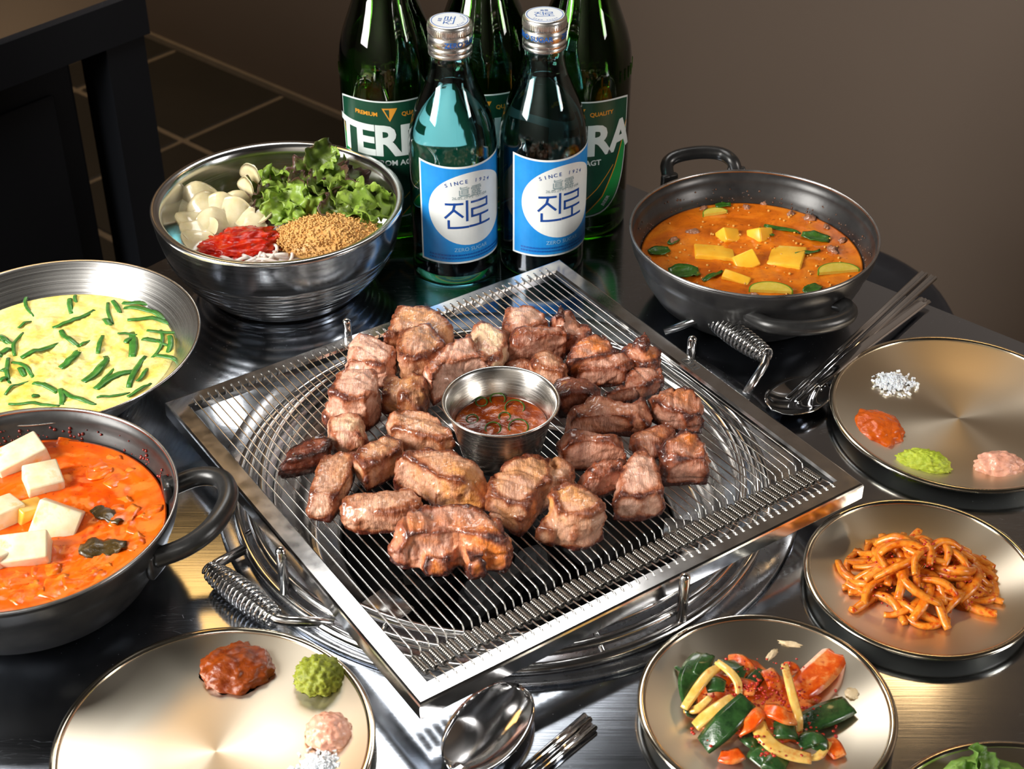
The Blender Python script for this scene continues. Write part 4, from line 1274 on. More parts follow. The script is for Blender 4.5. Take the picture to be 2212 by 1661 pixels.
# ------------------------------------------------------------ soybean stew
M['sbroth'] = broth_mat('soybean_broth', [(0.32, lin(176, 82, 14)), (0.5, lin(214, 110, 18)), (0.62, lin(228, 130, 30)), (0.76, lin(186, 90, 20))], lin(110, 44, 8), 42)
S_Z = .0360
solo('soybean_stew', disc(SP, .0803, S_Z, .0010, 70, 60, 120, 5.0, .0005), M['sbroth'], 'orange soybean broth filling the black pot by the beer bottles', 'stew')
BT = [((1543, 543), (.0145, .0105, .004), -.05, -.10, .05, 'large flat yellow tofu slab next to a tiny pointed one in the soybean stew'),
      ((1700, 552), (.0125, .0150, .004), -.30, -.05, -.08, 'largest yellow tofu slab with a white glint in the soybean stew'),
      ((1573, 509), (.0075, .0060, .0055), .25, .55, .45, 'small pointed tofu corner between the scorched pot wall and the flat slab'),
      ((1642, 505), (.0080, .0065, .0055), .9, -.5, .4, 'small yellow tofu corner with a green onion leaning on it'),
      ((1612, 563), (.0085, .0070, .0055), .5, .6, -.45, 'white tipped tofu pyramid between the two large slabs'),
      ((1590, 600), (.0100, .0040, .0045), -.45, .4, .2, 'broken sliver of tofu between the zucchini and the white tipped pyramid')]
for (x, y), hw, yaw, tx, ty, lab in BT:
    solid('tofu_block', hw, un(x, y, S_Z + .001) + Vector((0, 0, -.0036 if hw[2] < .0042 else -.0018)), yaw, tx, ty, M['bean_tofu'], lab, 'tofu', 'tofu in the soybean stew')
M['zuc_flesh'] = food('zucchini_flesh', [(0.3, lin(206, 178, 52)), (0.7, lin(222, 196, 90)), (0.8, lin(190, 150, 40))], 150, 0.25, 0.3, 0.0005, .2)
M['zuc_skin'] = food('zucchini_skin', [(0.3, lin(70, 120, 26)), (0.8, lin(120, 160, 50))], 150, 0.25, 0.2, 0.0003)
M['onion_green'] = food('green_onion', [(0.3, lin(34, 74, 20)), (0.6, lin(58, 104, 30)), (0.8, lin(28, 56, 18))], 200, 0.22, 0.4, 0.0005, coat=.3)
for k, ((x, y), yaw, half, lab) in enumerate((((1812, 588), .15, 1, 'half moon of zucchini in the soybean stew at the chopsticks side'), ((1665, 630), -.1, 1, 'half moon of zucchini at the pot rim above the bent handle'), ((1545, 462), .3, 1, 'small half moon of zucchini beside the scorched wall of the soybean pot'))):
    c = un(x, y, S_Z + .0012)
    r0 = .0155 if k < 2 else .010
    z_ = empty('zucchini_slice', c, lab, 'zucchini', 'zucchini slices in the soybean stew', yaw)
    n = 20
    arc = [(r0 * math.cos(math.pi * i / n), .75 * r0 * math.sin(math.pi * i / n)) for i in range(n + 1)]
    part('flesh', prism([(x_ * .94, y_ * .94) for x_, y_ in arc], -.0012, .0012), M['zuc_flesh'], z_, smooth=False)
    part('skin', prism(arc + [(x_ * .942, y_ * .942) for x_, y_ in arc[::-1]], -.0013, .0013), M['zuc_skin'], z_, smooth=False)
GO = [((1478, 588), .011, .0085, .1), ((1424, 542), .008, .0055, .3), ((1762, 512), .0105, .006, -.35), ((1756, 624), .008, .005, .7), ((1690, 494), .014, .0022, -.35), ((1562, 443), .006, .003, .1), ((1540, 595), .010, .002, .7), ((1655, 500), .0075, .002, -.9), ((1745, 545), .010, .0018, .3), ((1455, 520), .006, .003, .9)]
for k, ((x, y), a_, b_, yw) in enumerate(GO):
    vf, at = leaf(un(x, y, S_Z + .0012), a_ * 2, b_, 120 + k, .0008, 8, 6, .03, 0, yw, .0009, .25, .05)
    solo('green_onion_piece', vf, M['onion_green'], 'cut piece of dark green onion floating in the soybean stew', 'green onion', 'green onion in the soybean stew', attrs=at)
M['shred'] = food('stewed_beef', [(0.3, lin(120, 74, 50)), (0.6, lin(168, 118, 90)), (0.8, lin(196, 150, 120))], 200, 0.3, 0.6, 0.0006, coat=.4)
for k, (x, y, s_) in enumerate(((1497, 502, 1), (1455, 520, 1), (1800, 542, 1.2), (1750, 472, 1.1), (1708, 462, .8), (1612, 448, .8), (1650, 440, .7), (1820, 520, .8), (1400, 560, .8), (1630, 640, .9), (1520, 450, .7), (1785, 490, .7))):
    solo('beef_scrap', lump(un(x, y, S_Z + .0002), .0046 * s_, .0030 * s_, .0026 * s_, .5, 1.6, k + 3, 3, yaw=k), M['shred'], 'small scrap of stewed beef in the soybean stew', 'meat', 'beef scraps in the soybean stew')
M['bean'] = food('soybean', [(0.3, lin(206, 140, 50)), (0.8, lin(232, 180, 90))], 200, 0.3, 0.2, 0.0004)
rr = random.Random(21)
parts_ = []
for k in range(130):
    a, d = rr.uniform(0, 6.28), .074 * math.sqrt(rr.random())
    s_ = rr.uniform(.0005, .0012)
    parts_.append(([Vector((SP.x + d * math.cos(a), SP.y + d * math.sin(a), S_Z + .0006)) + v * s_ for v in ICO[1][0]], ICO[1][1]))
tag(solo('soybean_bits', join(*parts_), M['bean'], 'specks of crushed soybean scattered over the soybean stew', 'soybean'), kind='stuff')
parts_ = []
for k in range(150):
    a = rr.uniform(-.5, 2.9); d = rr.random() ** 1.3
    R_ = .0812 + .0036 * d; zz = S_Z + .0012 + .010 * d
    s_ = rr.uniform(.0004, .0012)
    parts_.append(([Vector((SP.x + R_ * math.cos(a), SP.y + R_ * math.sin(a), zz)) + v * s_ for v in ICO[1][0]], ICO[1][1]))
M['residue2'] = food('scorched_broth', [(0.3, lin(40, 22, 12)), (0.7, lin(96, 58, 34)), (0.8, lin(150, 90, 50))], 200, 0.3, 0.6, 0.0006, coat=.3)
part('scorched_broth', join(*parts_), M['residue2'], sp, True)['kind'] = 'stuff'

# ------------------------------------------------------------ steamed egg with chives
def egg_mat():
    m = Mat('steamed_egg')
    f = m.noise(55, 7, 0.65)
    c = m.ramp(f, [(0.32, lin(232, 196, 70)), (0.46, lin(244, 222, 120)), (0.58, lin(248, 234, 160)), (0.72, lin(238, 206, 84))])
    br_ = m.ramp(m.noise(22, 5, 0.6), [(0.62, 0.0), (0.74, 0.45)])
    c = m.mix(br_, c, lin(206, 140, 50))
    m.set(Base_Color=c, Roughness=0.32, Normal=m.bump(m.noise(260, 5, 0.65), 0.5, 0.0008), Subsurface_Weight=0.15, Subsurface_Radius=(1, .7, .3), Subsurface_Scale=.003)
    return m.m


M['egg'] = egg_mat()
EZ = .0345
solo('steamed_egg', disc(EC, .0785, EZ, .0018, 95, 80, 140, 9.0, -.001), M['egg'], 'bumpy yellow steamed egg filling the flared steel pan', 'egg')
def egg_z(p): return EZ + .0018 * fbm(Vector((p.x * 95, p.y * 95, 9.0)), 4)
M['chive'] = food('garlic_chive', [(0.3, lin(34, 92, 30)), (0.6, lin(66, 130, 50)), (0.8, lin(44, 106, 36))], 160, 0.3, 0.3, 0.0004)
CH = [(115, 180, 140, 270), (285, 200, 292, 255), (310, 185, 312, 215), (215, 320, 385, 245), (250, 335, 325, 390), (325, 390, 368, 370), (400, 425, 418, 350), (85, 440, 240, 378), (245, 480, 322, 412), (340, 540, 435, 430), (390, 570, 565, 485), (400, 555, 465, 480), (35, 445, 38, 545), (60, 430, 95, 335), (0, 350, 60, 385), (0, 425, 50, 400), (50, 455, 135, 515), (0, 490, 35, 500), (20, 590, 120, 535), (135, 545, 235, 580), (35, 630, 245, 640), (245, 570, 250, 635), (250, 575, 400, 630), (395, 605, 530, 580), (520, 600, 615, 540), (540, 440, 540, 330), (525, 560, 590, 435), (505, 235, 680, 290), (520, 290, 705, 300), (440, 215, 460, 300), (460, 210, 490, 260), (480, 345, 560, 345), (580, 365, 655, 368), (630, 430, 735, 460), (600, 330, 740, 330), (690, 350, 680, 420), (655, 325, 620, 440), (510, 380, 545, 350), (425, 280, 450, 310), (75, 320, 130, 285), (500, 215, 640, 215), (640, 370, 690, 390), (130, 600, 160, 590), (0, 370, 30, 380), (80, 480, 100, 510), (560, 540, 600, 480), (0, 540, 40, 520), (-40, 470, -5, 430), (-30, 400, 10, 440)]
rr = random.Random(31)
for k, (x0, y0, x1, y1) in enumerate(CH):
    a, b = un(x0 / 1.8875, 540 + y0 / 1.8875, EZ), un(x1 / 1.8875, 540 + y1 / 1.8875, EZ)
    s_ = (b - a); s_ = Vector((-s_.y, s_.x, 0)).normalized()
    bend = rr.uniform(-.12, .12) * (b - a).length
    P = []
    for i in range(9):
        t = i / 8
        p = a.lerp(b, t) + s_ * (bend * math.sin(math.pi * t))
        P.append(Vector((p.x, p.y, max(egg_z(p), EZ - .0006) + .0004 + .0009 * math.sin(math.pi * t * 1.3))))
    w = rr.uniform(.0012, .0024) if k not in (8, 9, 10, 25) else .0030
    solo('chive_strip', sweep(P, [(-w, .0), (-w * .4, -.0003), (w * .4, -.0003), (w, 0), (w * .4, .0004), (-w * .4, .0004)], scale=lambda t: .7 + .3 * math.sin(math.pi * (.15 + .7 * t))), M['chive'], 'cut green chive strip lying on the yellow steamed egg', 'chive', 'chive strips on the steamed egg')

# ------------------------------------------------------------ salad bowl: noodles, radish, lettuce, sauce, sesame
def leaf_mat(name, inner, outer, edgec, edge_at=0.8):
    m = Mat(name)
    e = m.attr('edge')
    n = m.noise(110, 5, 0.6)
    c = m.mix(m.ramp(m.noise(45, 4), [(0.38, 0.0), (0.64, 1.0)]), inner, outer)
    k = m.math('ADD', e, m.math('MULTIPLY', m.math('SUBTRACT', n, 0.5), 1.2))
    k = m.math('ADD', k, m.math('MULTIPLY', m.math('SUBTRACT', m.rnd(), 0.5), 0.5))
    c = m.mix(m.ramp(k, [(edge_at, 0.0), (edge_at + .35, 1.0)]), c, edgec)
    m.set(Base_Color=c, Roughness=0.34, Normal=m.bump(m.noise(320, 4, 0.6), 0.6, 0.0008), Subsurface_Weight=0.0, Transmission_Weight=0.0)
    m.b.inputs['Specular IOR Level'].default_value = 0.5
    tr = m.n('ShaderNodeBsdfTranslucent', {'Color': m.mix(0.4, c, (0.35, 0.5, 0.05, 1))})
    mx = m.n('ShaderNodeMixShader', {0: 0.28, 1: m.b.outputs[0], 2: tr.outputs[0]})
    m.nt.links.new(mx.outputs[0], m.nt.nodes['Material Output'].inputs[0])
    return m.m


M['lettuce'] = leaf_mat('red_leaf_lettuce', lin(164, 192, 80), lin(116, 152, 50), lin(98, 72, 54), 1.0)
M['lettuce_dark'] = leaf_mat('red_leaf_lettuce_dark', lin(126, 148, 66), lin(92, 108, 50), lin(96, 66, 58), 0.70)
M['radish'] = food('pickled_radish', [(0.3, lin(206, 192, 146)), (0.6, lin(224, 212, 178)), (0.8, lin(192, 180, 126))], 70, 0.2, 0.4, 0.0006, 0.2, coat=.4)
M['noodle'] = food('white_noodle', [(0.3, lin(234, 216, 206)), (0.8, lin(246, 236, 230))], 60, 0.25, 0.2, 0.0004, 0.3, coat=.4)
M['red_sauce'] = food('red_chilli_sauce', [(0.3, lin(136, 10, 3)), (0.5, lin(184, 26, 4)), (0.66, lin(206, 58, 10)), (0.8, lin(120, 8, 3))], 130, 0.24, 0.5, 0.0008, 0, coat=.1, spec=.35)
M['sesame'] = food('toasted_sesame', [(0.3, lin(190, 134, 66)), (0.55, lin(218, 170, 100)), (0.8, lin(150, 96, 44))], 200, 0.45, 0.3, 0.0004)
BZ = .050
# bed of noodles
solo('noodle_bed', lump(Vector((BW.x, BW.y, .0300)), .062, .062, .0150, .08, 3, 4, 5), M['noodle'], 'bed of white noodles at the bottom of the salad bowl', 'noodles')
for k in range(12):
    a0 = 2.2 + .24 * k
    P = []
    rr = random.Random(50 + k)
    c = un(548 + rr.uniform(-50, 45), 545 + rr.uniform(-8, 16), .047)
    R_ = rr.uniform(.010, .018)
    for i in range(15):
        a = a0 + i * .20
        P.append(Vector((c.x + R_ * math.cos(a), c.y + .7 * R_ * math.sin(a), .0465 + .0025 * math.sin(i * .5 + k))))
    solo('noodle', tube(P, .0013, 7), M['noodle'], 'white noodle strand under the red sauce in the salad bowl', 'noodle', 'noodle strands in the salad bowl')


def radish_slice(p, r, yaw, pitch, roll, bend, seed, label):
    n, m_ = 7, 28
    V = []
    for i in range(n + 1):
        for j in range(m_):
            a = 2 * math.pi * j / m_
            q = r * i / n * (1 + .06 * mn.noise(Vector((math.cos(a) * 2, math.sin(a) * 2, seed))))
            x, y = q * math.cos(a), q * math.sin(a) * .85
            V.append(Vector((x, y, bend * x * x / r + .0015 * mn.noise(Vector((x * 90, y * 90, seed * 2))))))
    k = len(V)
    V += [v - Vector((0, 0, .0011)) for v in V]
    F = []
    for i in range(n):
        for j in range(m_):
            q = (i * m_ + j, i * m_ + (j + 1) % m_, (i + 1) * m_ + (j + 1) % m_, (i + 1) * m_ + j)
            F += [q[::-1], tuple(x + k for x in q)]
    F += [(n * m_ + j, n * m_ + (j + 1) % m_, k + n * m_ + (j + 1) % m_, k + n * m_ + j) for j in range(m_)]
    Mx = Matrix.Translation(p) @ Matrix.Rotation(yaw, 4, 'Z') @ Matrix.Rotation(pitch, 4, 'Y') @ Matrix.Rotation(roll, 4, 'X')
    solo('radish_slice', xf((V, F), Mx), M['radish'], label, 'radish', 'radish slices in the salad bowl')


RS = [((388, 452), .0125, .2, .15, .5, .9, .050), ((408, 480), .012, .6, .2, .5, .8, .051), ((425, 430), .0165, .3, -.2, .75, -1.1, .056), ((450, 450), .0165, .5, -.15, .75, -1.1, .057), ((478, 452), .0160, .1, .2, .8, -1.2, .057), ((500, 462), .0165, -.1, .1, .70, -1.2, .056), ((462, 478), .0150, .3, .1, .55, -.9, .056), ((430, 500), .0140, .4, 0, .35, .8, .052), ((425, 520), .0120, .2, .2, .3, .7, .050), ((518, 440), .0130, .0, .5, .6, -.8, .054), ((540, 470), .0130, -.4, .2, .3, -.7, .054), ((555, 462), .0120, -.5, .1, .3, .5, .053)]
for k, ((x, y), r_, yw, pt, rl, bd, zz) in enumerate(RS):
    radish_slice(un(x, y, zz), r_, yw, pt, rl, bd * .6, k, 'curled translucent slice of pickled radish beside the red sauce')
radish_slice(un(548, 392, .060), .0155, 1.1, 1.0, .25, .5, 31, 'pale radish slice standing upright against the lettuce')
radish_slice(un(536, 415, .057), .0120, .9, 1.1, .1, .5, 32, 'small radish slice standing upright with a yellow edge beside the lettuce')

LL = [(690, 338, .078, .022), (705, 352, .074, .020), (618, 380, .064, .022), (650, 375, .066, .022), (585, 398, .062, .020), (728, 378, .066, .020), (765, 388, .068, .024), (803, 418, .063, .022), (742, 425, .063, .024), (694, 412, .066, .022), (640, 425, .064, .022), (602, 445, .058, .022), (568, 425, .058, .018), (805, 455, .058, .024), (772, 448, .060, .024), (722, 455, .060, .022), (680, 448, .060, .022), (628, 462, .056, .020), (556, 400, .058, .016), (828, 440, .056, .018), (705, 390, .068, .020), (660, 400, .067, .022), (750, 400, .066, .018), (790, 478, .055, .018), (745, 476, .055, .018), (655, 470, .055, .018), (598, 415, .062, .020), (575, 455, .054, .016)]
rr = random.Random(8)
for k, (x, y, zz, L_) in enumerate(LL):
    vf, at = leaf(un(x, y, zz), L_ * 1.25, L_ * .52, 200 + k, .0050, 16, 14, rr.uniform(-.7, .5), rr.uniform(-.2, 1.0), rr.uniform(0, 6.28), .0004, rr.uniform(.1, .7), .6)
    solo('lettuce_leaf', vf, M['lettuce'] if k % 3 else M['lettuce_dark'], 'torn bright green ruffled lettuce piece in the salad bowl' if k % 3 else 'torn lettuce piece with purple brown blotches in the salad bowl', 'lettuce', 'lettuce pieces in the salad bowl', attrs=at)
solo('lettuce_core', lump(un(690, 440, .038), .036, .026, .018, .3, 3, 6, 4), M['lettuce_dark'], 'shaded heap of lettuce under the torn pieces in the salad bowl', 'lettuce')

solo('red_sauce', lump(un(522, 530, .046), .0320, .0205, .0095, .22, 4.0, 3, 5, yaw=.35), M['red_sauce'], 'glossy red chilli sauce poured over the noodles in the salad bowl', 'sauce')
SC = un(712, 522, .044)
sm_v = lump(SC, .0395, .0255, .0175, .08, 2.5, 2, 4)
sm_root = solo('sesame_heap', sm_v, M['sesame'], 'mound of toasted sesame seeds beside the red sauce in the salad bowl', 'sesame seeds', kind='stuff')
rr = random.Random(9)
VS, FS = [], []
seedV, seedF = ICO[1]
tops = [v for v in sm_v[0] if v.z > SC.z + .001]
for k in range(2600):
    v = rr.choice(tops)
    p = v + Vector((rr.gauss(0, .0016), rr.gauss(0, .0016), rr.uniform(-.0003, .0010)))
    q = Matrix.Rotation(rr.uniform(0, 6.28), 3, 'Z') @ Matrix.Rotation(rr.uniform(-.6, .6), 3, 'Y')
    n = len(VS)
    VS += [p + q @ Vector((w.x * .00125, w.y * .00075, w.z * .0006)) for w in seedV]
    FS += [tuple(i + n for i in f) for f in seedF]
part('seeds', (VS, FS), M['sesame'], sm_root, True)['kind'] = 'stuff'

# ------------------------------------------------------------ condiments on the plates
M['ssamjang'] = food('dark_soybean_chilli_paste', [(0.3, lin(98, 32, 6)), (0.55, lin(136, 60, 14)), (0.8, lin(84, 24, 4))], 120, 0.24, 0.6, 0.0010, 0, coat=.1, spec=.35)
M['ssamjang2'] = food('orange_chilli_paste', [(0.3, lin(188, 70, 8)), (0.55, lin(214, 96, 18)), (0.8, lin(176, 56, 6))], 120, 0.18, 0.6, 0.0010, 0, coat=.2)
M['wasabi'] = food('wasabi', [(0.3, lin(108, 118, 20)), (0.6, lin(138, 146, 34)), (0.8, lin(92, 102, 16))], 160, 0.5, 0.7, 0.0010, .15)
M['wasabi2'] = food('bright_wasabi', [(0.3, lin(160, 180, 40)), (0.6, lin(190, 204, 64)), (0.8, lin(146, 166, 30))], 160, 0.5, 0.7, 0.0010, .15)
M['relish'] = food('pink_fish_relish', [(0.3, lin(214, 150, 124)), (0.6, lin(230, 172, 148)), (0.8, lin(196, 126, 104))], 120, 0.3, 0.7, 0.0009, .3, coat=.2)
M['salt'] = food('coarse_salt', [(0.3, lin(226, 228, 230)), (0.8, lin(246, 247, 248))], 200, 0.25, 0.2, 0.0003, .3)
PZ = .0021


def paste(px, py, rx, ry, rz, amp, fr_, seed, mat, label, cat, name, yaw=0.0, sub=5, ridged=False):
    c = un(px, py, PZ)
    rd, R_ = min(((Vector((c.x, c.y)) - Vector(q.location.xy)).length, k_) for q, k_ in ((PL['bl'], .0847), (PL['r'], .0875)))
    c.z += max(0.0, rd + .004 - R_ * .70) * .30
    solo(name, lump(c, rx, ry, rz, amp, fr_, seed, sub, yaw=yaw, ridged=ridged), M[mat], label, cat)


paste(513, 1448, .0200, .0178, .0105, .16, 2.6, 1, 'ssamjang', 'glossy dark red soybean paste on the plate below the spring handle', 'paste', 'chilli_paste')
paste(692, 1476, .0130, .0120, .0120, .15, 5.5, 2, 'wasabi', 'rough olive green wasabi lump next to the dark red paste', 'wasabi', 'wasabi', ridged=True)
paste(712, 1590, .0125, .0118, .0120, .12, 3.4, 3, 'relish', 'pink fish relish lump between the wasabi and the salt', 'relish', 'fish_relish')
paste(1895, 926, .0165, .0195, .0060, .14, 2.8, 4, 'ssamjang2', 'orange red chilli paste dollop next to the coarse salt', 'paste', 'chilli_paste', yaw=.3)
paste(1993, 1006, .0160, .0095, .0090, .16, 6.0, 5, 'wasabi2', 'bright yellow green wasabi between the orange paste and the pink relish', 'wasabi', 'wasabi', yaw=-.25, ridged=True)
paste(2157, 1008, .0160, .0105, .0100, .16, 3.0, 6, 'relish', 'pale pink fish relish at the rim of the plate with coarse salt', 'relish', 'fish_relish')


def salt(px, py, rx, ry, n, seed, label):
    rr = random.Random(seed)
    c = un(px, py, PZ)
    ps = []
    for k in range(n):
        a, d = rr.uniform(0, 6.28), min(abs(rr.gauss(0, .5)), 1.25)
        s_ = rr.uniform(.0007, .0013)
        h = max(0, (1 - d)) * .0045 * rr.random()
        M_ = Matrix.Translation(c + Vector((rx * d * math.cos(a), ry * d * math.sin(a), s_ * .7 + h))) @ Matrix.Rotation(rr.uniform(0, 6), 4, 'Z') @ Matrix.Rotation(rr.uniform(0, 6), 4, 'X')
        ps.append(xf(box(-s_, s_, -s_ * .7, s_ * .7, -s_ * .6, s_ * .6), M_))
    solo('salt_heap', join(*ps), M['salt'], label, 'salt', smooth=False, kind='stuff')


salt(1928, 828, .0135, .0125, 520, 1, 'heap of coarse white salt crystals above the orange paste')
salt(694, 1660, .0130, .0115, 480, 2, 'heap of coarse salt crystals below the pink relish')

# ------------------------------------------------------------ seasoned radish strips
M['strip'] = food('seasoned_radish', [(0.28, lin(196, 72, 10)), (0.42, lin(224, 116, 20)), (0.54, lin(234, 146, 46)), (0.64, lin(208, 70, 10)), (0.76, lin(160, 24, 6))], 150, 0.26, 0.5, 0.0007, .1, coat=.25)
RP = PL['k'].location
rr = random.Random(12)
for k in range(88):
    a, d = rr.uniform(0, 6.28), math.sqrt(rr.random())
    cx, cy = -.0015 + d * .038 * math.cos(a), .000 + d * .030 * math.sin(a)
    h = PZ + .0022 + .026 * max(0, 1 - d ** 1.6) * rr.uniform(.55, 1.0) + .002 * rr.random()
    L_ = rr.uniform(.020, .036); yaw = rr.uniform(0, math.pi); bend = rr.uniform(-.010, .010); sag = rr.uniform(.001, .006)
    P = []
    for i in range(11):
        t = i / 10 - .5
        x, y = t * L_, bend * (1 - 4 * t * t)
        px_, py_ = cx + x * math.cos(yaw) - y * math.sin(yaw), cy + x * math.sin(yaw) + y * math.cos(yaw)
        rd = math.hypot(px_, py_)
        fl = PZ + .0016 + max(0, rd - .048) * .62
        P.append(Vector((RP.x + px_, RP.y + py_, max(fl, h - sag * 4 * t * t - max(0, rd - .022) * .40))))
    w = rr.uniform(.0017, .0028)
    solo('radish_strip', sweep(smooth_path(P, 2), [(-w, -w * .7), (0, -w * .9), (w, -w * .7), (w * 1.05, w * .6), (0, w * .85), (-w * 1.05, w * .6)], scale=lambda t: .75 + .25 * math.sin(math.pi * t)), M['strip'], 'red seasoned radish strip tangled in the heap on its plate', 'radish', 'seasoned radish strips')
rr = random.Random(41)
ps = []
for k in range(170):
    a, d = rr.uniform(0, 6.28), math.sqrt(rr.random())
    p = Vector((RP.x + d * .037 * math.cos(a), RP.y + d * .030 * math.sin(a), PZ + .004 + .024 * max(0, 1 - d ** 1.6)))
    s_ = rr.uniform(.0004, .0011)
    ps.append(([p + Vector((v.x * s_, v.y * s_ * .8, v.z * s_ * .6)) for v in ICO[1][0]], ICO[1][1]))
M['flakes'] = food('chilli_flakes', [(0.3, lin(150, 16, 4)), (0.8, lin(206, 50, 10))], 200, 0.3, 0.5, 0.0006, coat=.3)
solo('chilli_seasoning', join(*ps), M['flakes'], 'red chilli flakes clinging to the heap of radish strips', 'chilli flakes', kind='stuff')
# ------------------------------------------------------------ green onion kimchi
M['kgreen'] = food('kimchi_green_leaf', [(0.30, lin(22, 44, 22)), (0.55, lin(48, 84, 40)), (0.74, lin(30, 54, 24)), (0.80, lin(170, 34, 8))], 110, 0.18, 0.5, 0.0007, coat=.5)
M['kstem'] = food('kimchi_stem', [(0.30, lin(226, 160, 52)), (0.55, lin(238, 198, 112)), (0.72, lin(216, 110, 24))], 90, 0.2, 0.4, 0.0006, .2, coat=.5)
M['kred'] = food('kimchi_red', [(0.30, lin(206, 54, 8)), (0.50, lin(232, 96, 20)), (0.62, lin(240, 150, 80)), (0.76, lin(186, 30, 6))], 110, 0.16, 0.5, 0.0008, .15, coat=.6)
GKP = PL['g'].location


def ribbon(pix, w, t, mat, label, cat, name, group, twist=0.0, z=None, taper=.7):
    P = [un(x, y, zz) for x, y, zz in pix]
    P = smooth_path(P, 5)
    n = len(P)
    ups = lambda i: Vector((math.sin(twist * (i / n - .3)), -.25 * math.sin(twist), math.cos(twist * (i / n - .3)))).normalized()
    sec = [(-w, 0), (-w * .6, -t), (w * .6, -t), (w, 0), (w * .6, t * .8), (0, t * .3), (-w * .6, t * .8)]
    solo(name, sweep(P, sec, up=ups, scale=lambda q: taper + (1 - taper) * math.sin(math.pi * (.1 + .8 * q))), M[mat], label, cat, group)


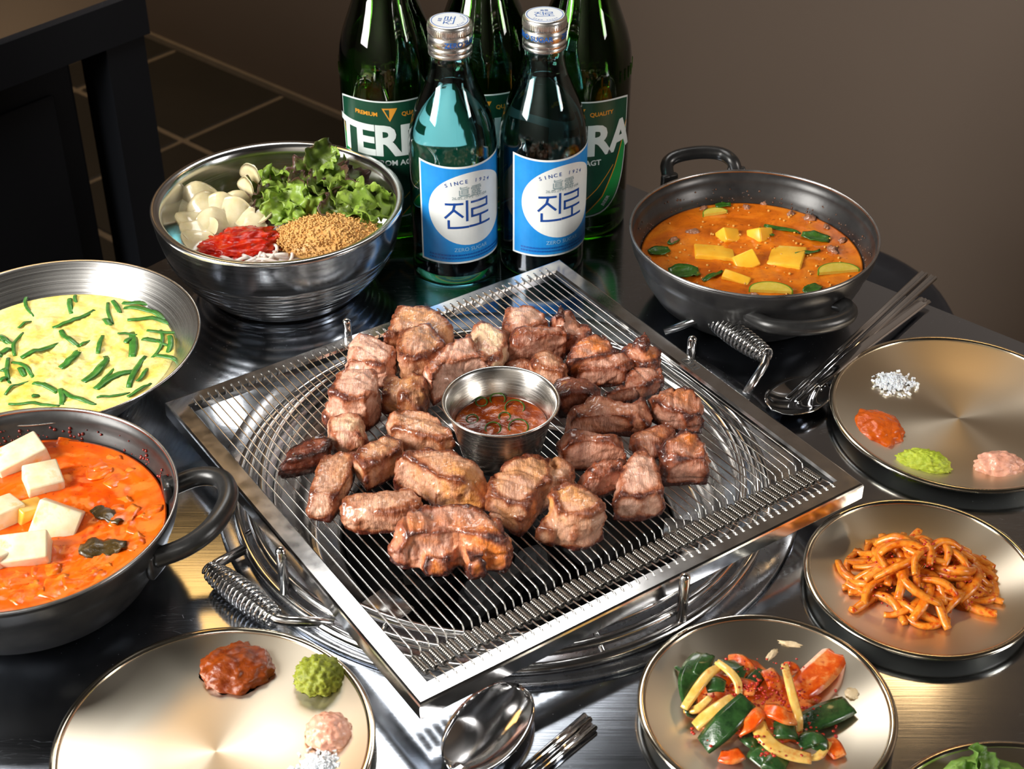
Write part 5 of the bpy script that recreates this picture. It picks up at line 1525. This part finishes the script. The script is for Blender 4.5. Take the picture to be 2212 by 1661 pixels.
def zo(x, y): return (1340 + x / 3.3515, 1280 + y / 3.3515)
G1 = 'green onion kimchi pieces'
def gp(*pts): return [(*zo(x, y), z_) for x, y, z_ in pts]
KIM = [
 (gp((590, 440, .010), (520, 560, .012), (490, 700, .010), (520, 900, .006)), .0060, .0012, 'kgreen', 'dark green onion leaf curling down beside the pale stems', 1.2),
 (gp((640, 450, .012), (600, 520, .013), (560, 600, .012)), .0045, .0010, 'kgreen', 'short dark onion leaf between the root tip and the pale stem', .8),
 (gp((460, 840, .010), (560, 690, .015), (650, 580, .016), (720, 540, .014)), .0030, .0020, 'kstem', 'pale thick onion stem lying uppermost across the dark leaves', .2),
 (gp((470, 850, .006), (560, 840, .010), (650, 760, .012)), .0026, .0018, 'kstem', 'short pale onion stem under the thick one', .2),
 (gp((700, 500, .016), (790, 570, .017), (850, 650, .015), (860, 740, .012)), .0026, .0016, 'kstem', 'bent orange tinted onion stem arching over the heap', .4),
 (gp((540, 970, .008), (620, 900, .012), (720, 830, .015), (820, 760, .014)), .0042, .0018, 'kstem', 'broad pale kimchi stem next to the long green blade', .1),
 (gp((600, 1110, .006), (690, 1020, .012), (800, 910, .017), (930, 780, .018)), .0072, .0009, 'kgreen', 'long flat green onion blade lying on top of the heap', .5),
 (gp((620, 680, .013), (690, 660, .015), (760, 680, .014)), .0050, .0009, 'kgreen', 'small folded green leaf under the pale stem', .9),
 (gp((780, 490, .006), (830, 560, .010), (900, 600, .009)), .0062, .0009, 'kgreen', 'dark glossy leaf in the orange juice beside the dried smear', -.5),
 (gp((780, 480, .004), (860, 480, .006), (930, 540, .006), (960, 580, .004)), .0040, .0009, 'kred', 'orange soaked kimchi shred next to the dried smear', .3),
 (gp((1190, 520, .010), (1220, 640, .015), (1250, 760, .016), (1290, 900, .014), (1300, 1000, .008)), .0026, .0014, 'kstem', 'slim pale stem hanging over the red juice', .2),
 (gp((1180, 530, .008), (1240, 540, .009), (1270, 590, .007)), .0040, .0010, 'kred', 'orange kimchi leaf beside the slim pale stem', .2),
 (gp((1560, 440, .006), (1480, 540, .007), (1380, 640, .008), (1290, 720, .008)), .0090, .0022, 'kred', 'wide red glazed radish slice sticking out of the kimchi', .1),
 (gp((1310, 960, .005), (1420, 910, .006), (1540, 860, .006), (1660, 810, .005)), .0078, .0012, 'kgreen', 'broad flat green blade pointing away under the red radish slice', .15),
 (gp((1040, 850, .016), (1120, 860, .018), (1200, 900, .017), (1260, 910, .014)), .0052, .0010, 'kred', 'red orange kimchi leaf folded at the top of the heap', .5),
 (gp((850, 1010, .012), (930, 960, .016), (1000, 880, .018), (1030, 850, .016)), .0040, .0010, 'kred', 'translucent orange shred crossing the green blade', .4),
 (gp((1000, 920, .014), (1020, 1010, .014), (1110, 1110, .012), (1240, 1170, .010), (1380, 1200, .008)), .0046, .0014, 'kstem', 'long orange rimmed kimchi stem sweeping round dark leaf scraps', .3),
 (gp((1110, 990, .013), (1190, 980, .015), (1270, 1000, .012)), .0068, .0010, 'kgreen', 'dark round leaf scrap inside the sweeping stem', .4),
 (gp((1290, 1100, .008), (1380, 1060, .010), (1450, 1090, .010), (1430, 1150, .007)), .0052, .0010, 'kgreen', 'curled dark green leaf near the orange tip', .9),
 (gp((1590, 1190, .004), (1540, 1110, .005), (1510, 1060, .005)), .0050, .0016, 'kred', 'orange red kimchi tip lying apart from the heap', .1),
 (gp((1300, 1190, .006), (1420, 1190, .007), (1470, 1140, .007), (1510, 1080, .006)), .0024, .0010, 'kstem', 'thin orange stem joining the curled leaf and the orange tip', .2),
 (gp((980, 1240, .006), (1040, 1180, .009), (1120, 1210, .010), (1200, 1270, .007)), .0080, .0010, 'kgreen', 'wide dark green leaf poking out below the sweeping stem', .4),
 (gp((720, 1180, .005), (800, 1190, .006), (880, 1160, .006)), .0048, .0010, 'kred', 'red kimchi scrap under the long green blade', .2),
 (gp((900, 1010, .008), (960, 1060, .010), (1010, 1110, .008)), .0060, .0010, 'kgreen', 'dark leaf tucked under the sweeping stem', .6),
 (gp((1060, 560, .008), (1100, 620, .011), (1120, 700, .011)), .0046, .0012, 'kred', 'reddish onion piece with a pale glint behind the flakes', .6),
 (gp((820, 650, .010), (900, 680, .012), (980, 700, .012)), .0060, .0010, 'kred', 'red kimchi leaf covered in chilli flakes', .3),
 (gp((1030, 560, .006), (960, 640, .009), (930, 700, .010)), .0046, .0009, 'kgreen', 'narrow green scrap beside the reddish onion', .5),
 (gp((400, 535, .006), (460, 575, .008), (490, 590, .008)), .0014, .0008, 'kgreen', 'thin root tip poking out of the green onion kimchi', .2),
]
for pts, w, t, mt, lab, tw in KIM:
    ribbon(pts, w, t, mt, lab, 'kimchi', 'kimchi_piece', G1, tw)
solo('kimchi_juice', lump(Vector((*un(*zo(960, 780), PZ).xy, PZ)), .036, .026, .0022, .35, 2.4, 8, 4, yaw=-.2), M['kred'], 'orange red kimchi juice pooled under the green onion pieces', 'juice')
rr = random.Random(17)
ps = []
for k in range(420):
    x, y = rr.gauss(980, 170), rr.gauss(760, 120)
    if k > 260: x, y = rr.gauss(1150, 260), rr.gauss(900, 180)
    x, y = min(max(x, 520), 1560), min(max(y, 480), 1180)
    p = un(*zo(x, y), .0150 - .000018 * abs(x - 980) + rr.uniform(-.001, .0015))
    s_ = rr.uniform(.0004, .0013)
    ps.append(([p + Vector((v.x * s_, v.y * s_ * .8, v.z * s_ * .6)) for v in ICO[1][0]], ICO[1][1]))
solo('chilli_flakes', join(*ps), M['flakes'], 'crushed red chilli flakes scattered over the green onion kimchi', 'chilli flakes', kind='stuff')
# ------------------------------------------------------------ salad on the last plate
M['salad_leaf'] = leaf_mat('pale_salad_leaf', lin(140, 176, 84), lin(88, 138, 52), lin(206, 218, 170), 1.05)
for k, (x, y, yw, pt) in enumerate(((2118, 1632, 2.2, -.9), (2132, 1650, 1.4, -.6), (2108, 1660, 2.8, -.4), (2150, 1672, .6, -.3))):
    vf, at = leaf(un(x, y + 26, .016), .024, .007, 300 + k, .003, 14, 10, pt, .3, yw, .0005, .4, .4)
    solo('salad_leaf', vf, M['salad_leaf'], 'frilly pale green salad leaf in the plate corner next to the kimchi plate', 'salad leaf', 'salad leaves', attrs=at)
solo('salad_heap', lump(un(2130, 1705, PZ), .024, .018, .014, .25, 3, 12, 4), M['salad_leaf'], 'heap of dressed salad under the frilly leaves', 'salad')

# dried smears on the kimchi plate
M['smear'] = food('dried_smear', [(0.3, lin(196, 172, 132)), (0.8, lin(222, 204, 170))], 200, 0.3, 0.5, 0.0006)
for k, (x, y, a_, b_, yw) in enumerate(((1712, 1394, .0085, .0022, -.25), (1668, 1412, .0052, .0020, .9), (1846, 1497, .0050, .0042, .3))):
    c = un(x, y, PZ + .0006)
    rd = (Vector((c.x, c.y)) - Vector(PL['g'].location.xy)).length
    c.z = .0019 + max(0.0, rd - .0485) * .33
    part('dried_smear', lump(c, a_, b_, .0011, .45, 3, 40 + k, 3, yaw=yw), M['smear'], PL['g'], True)
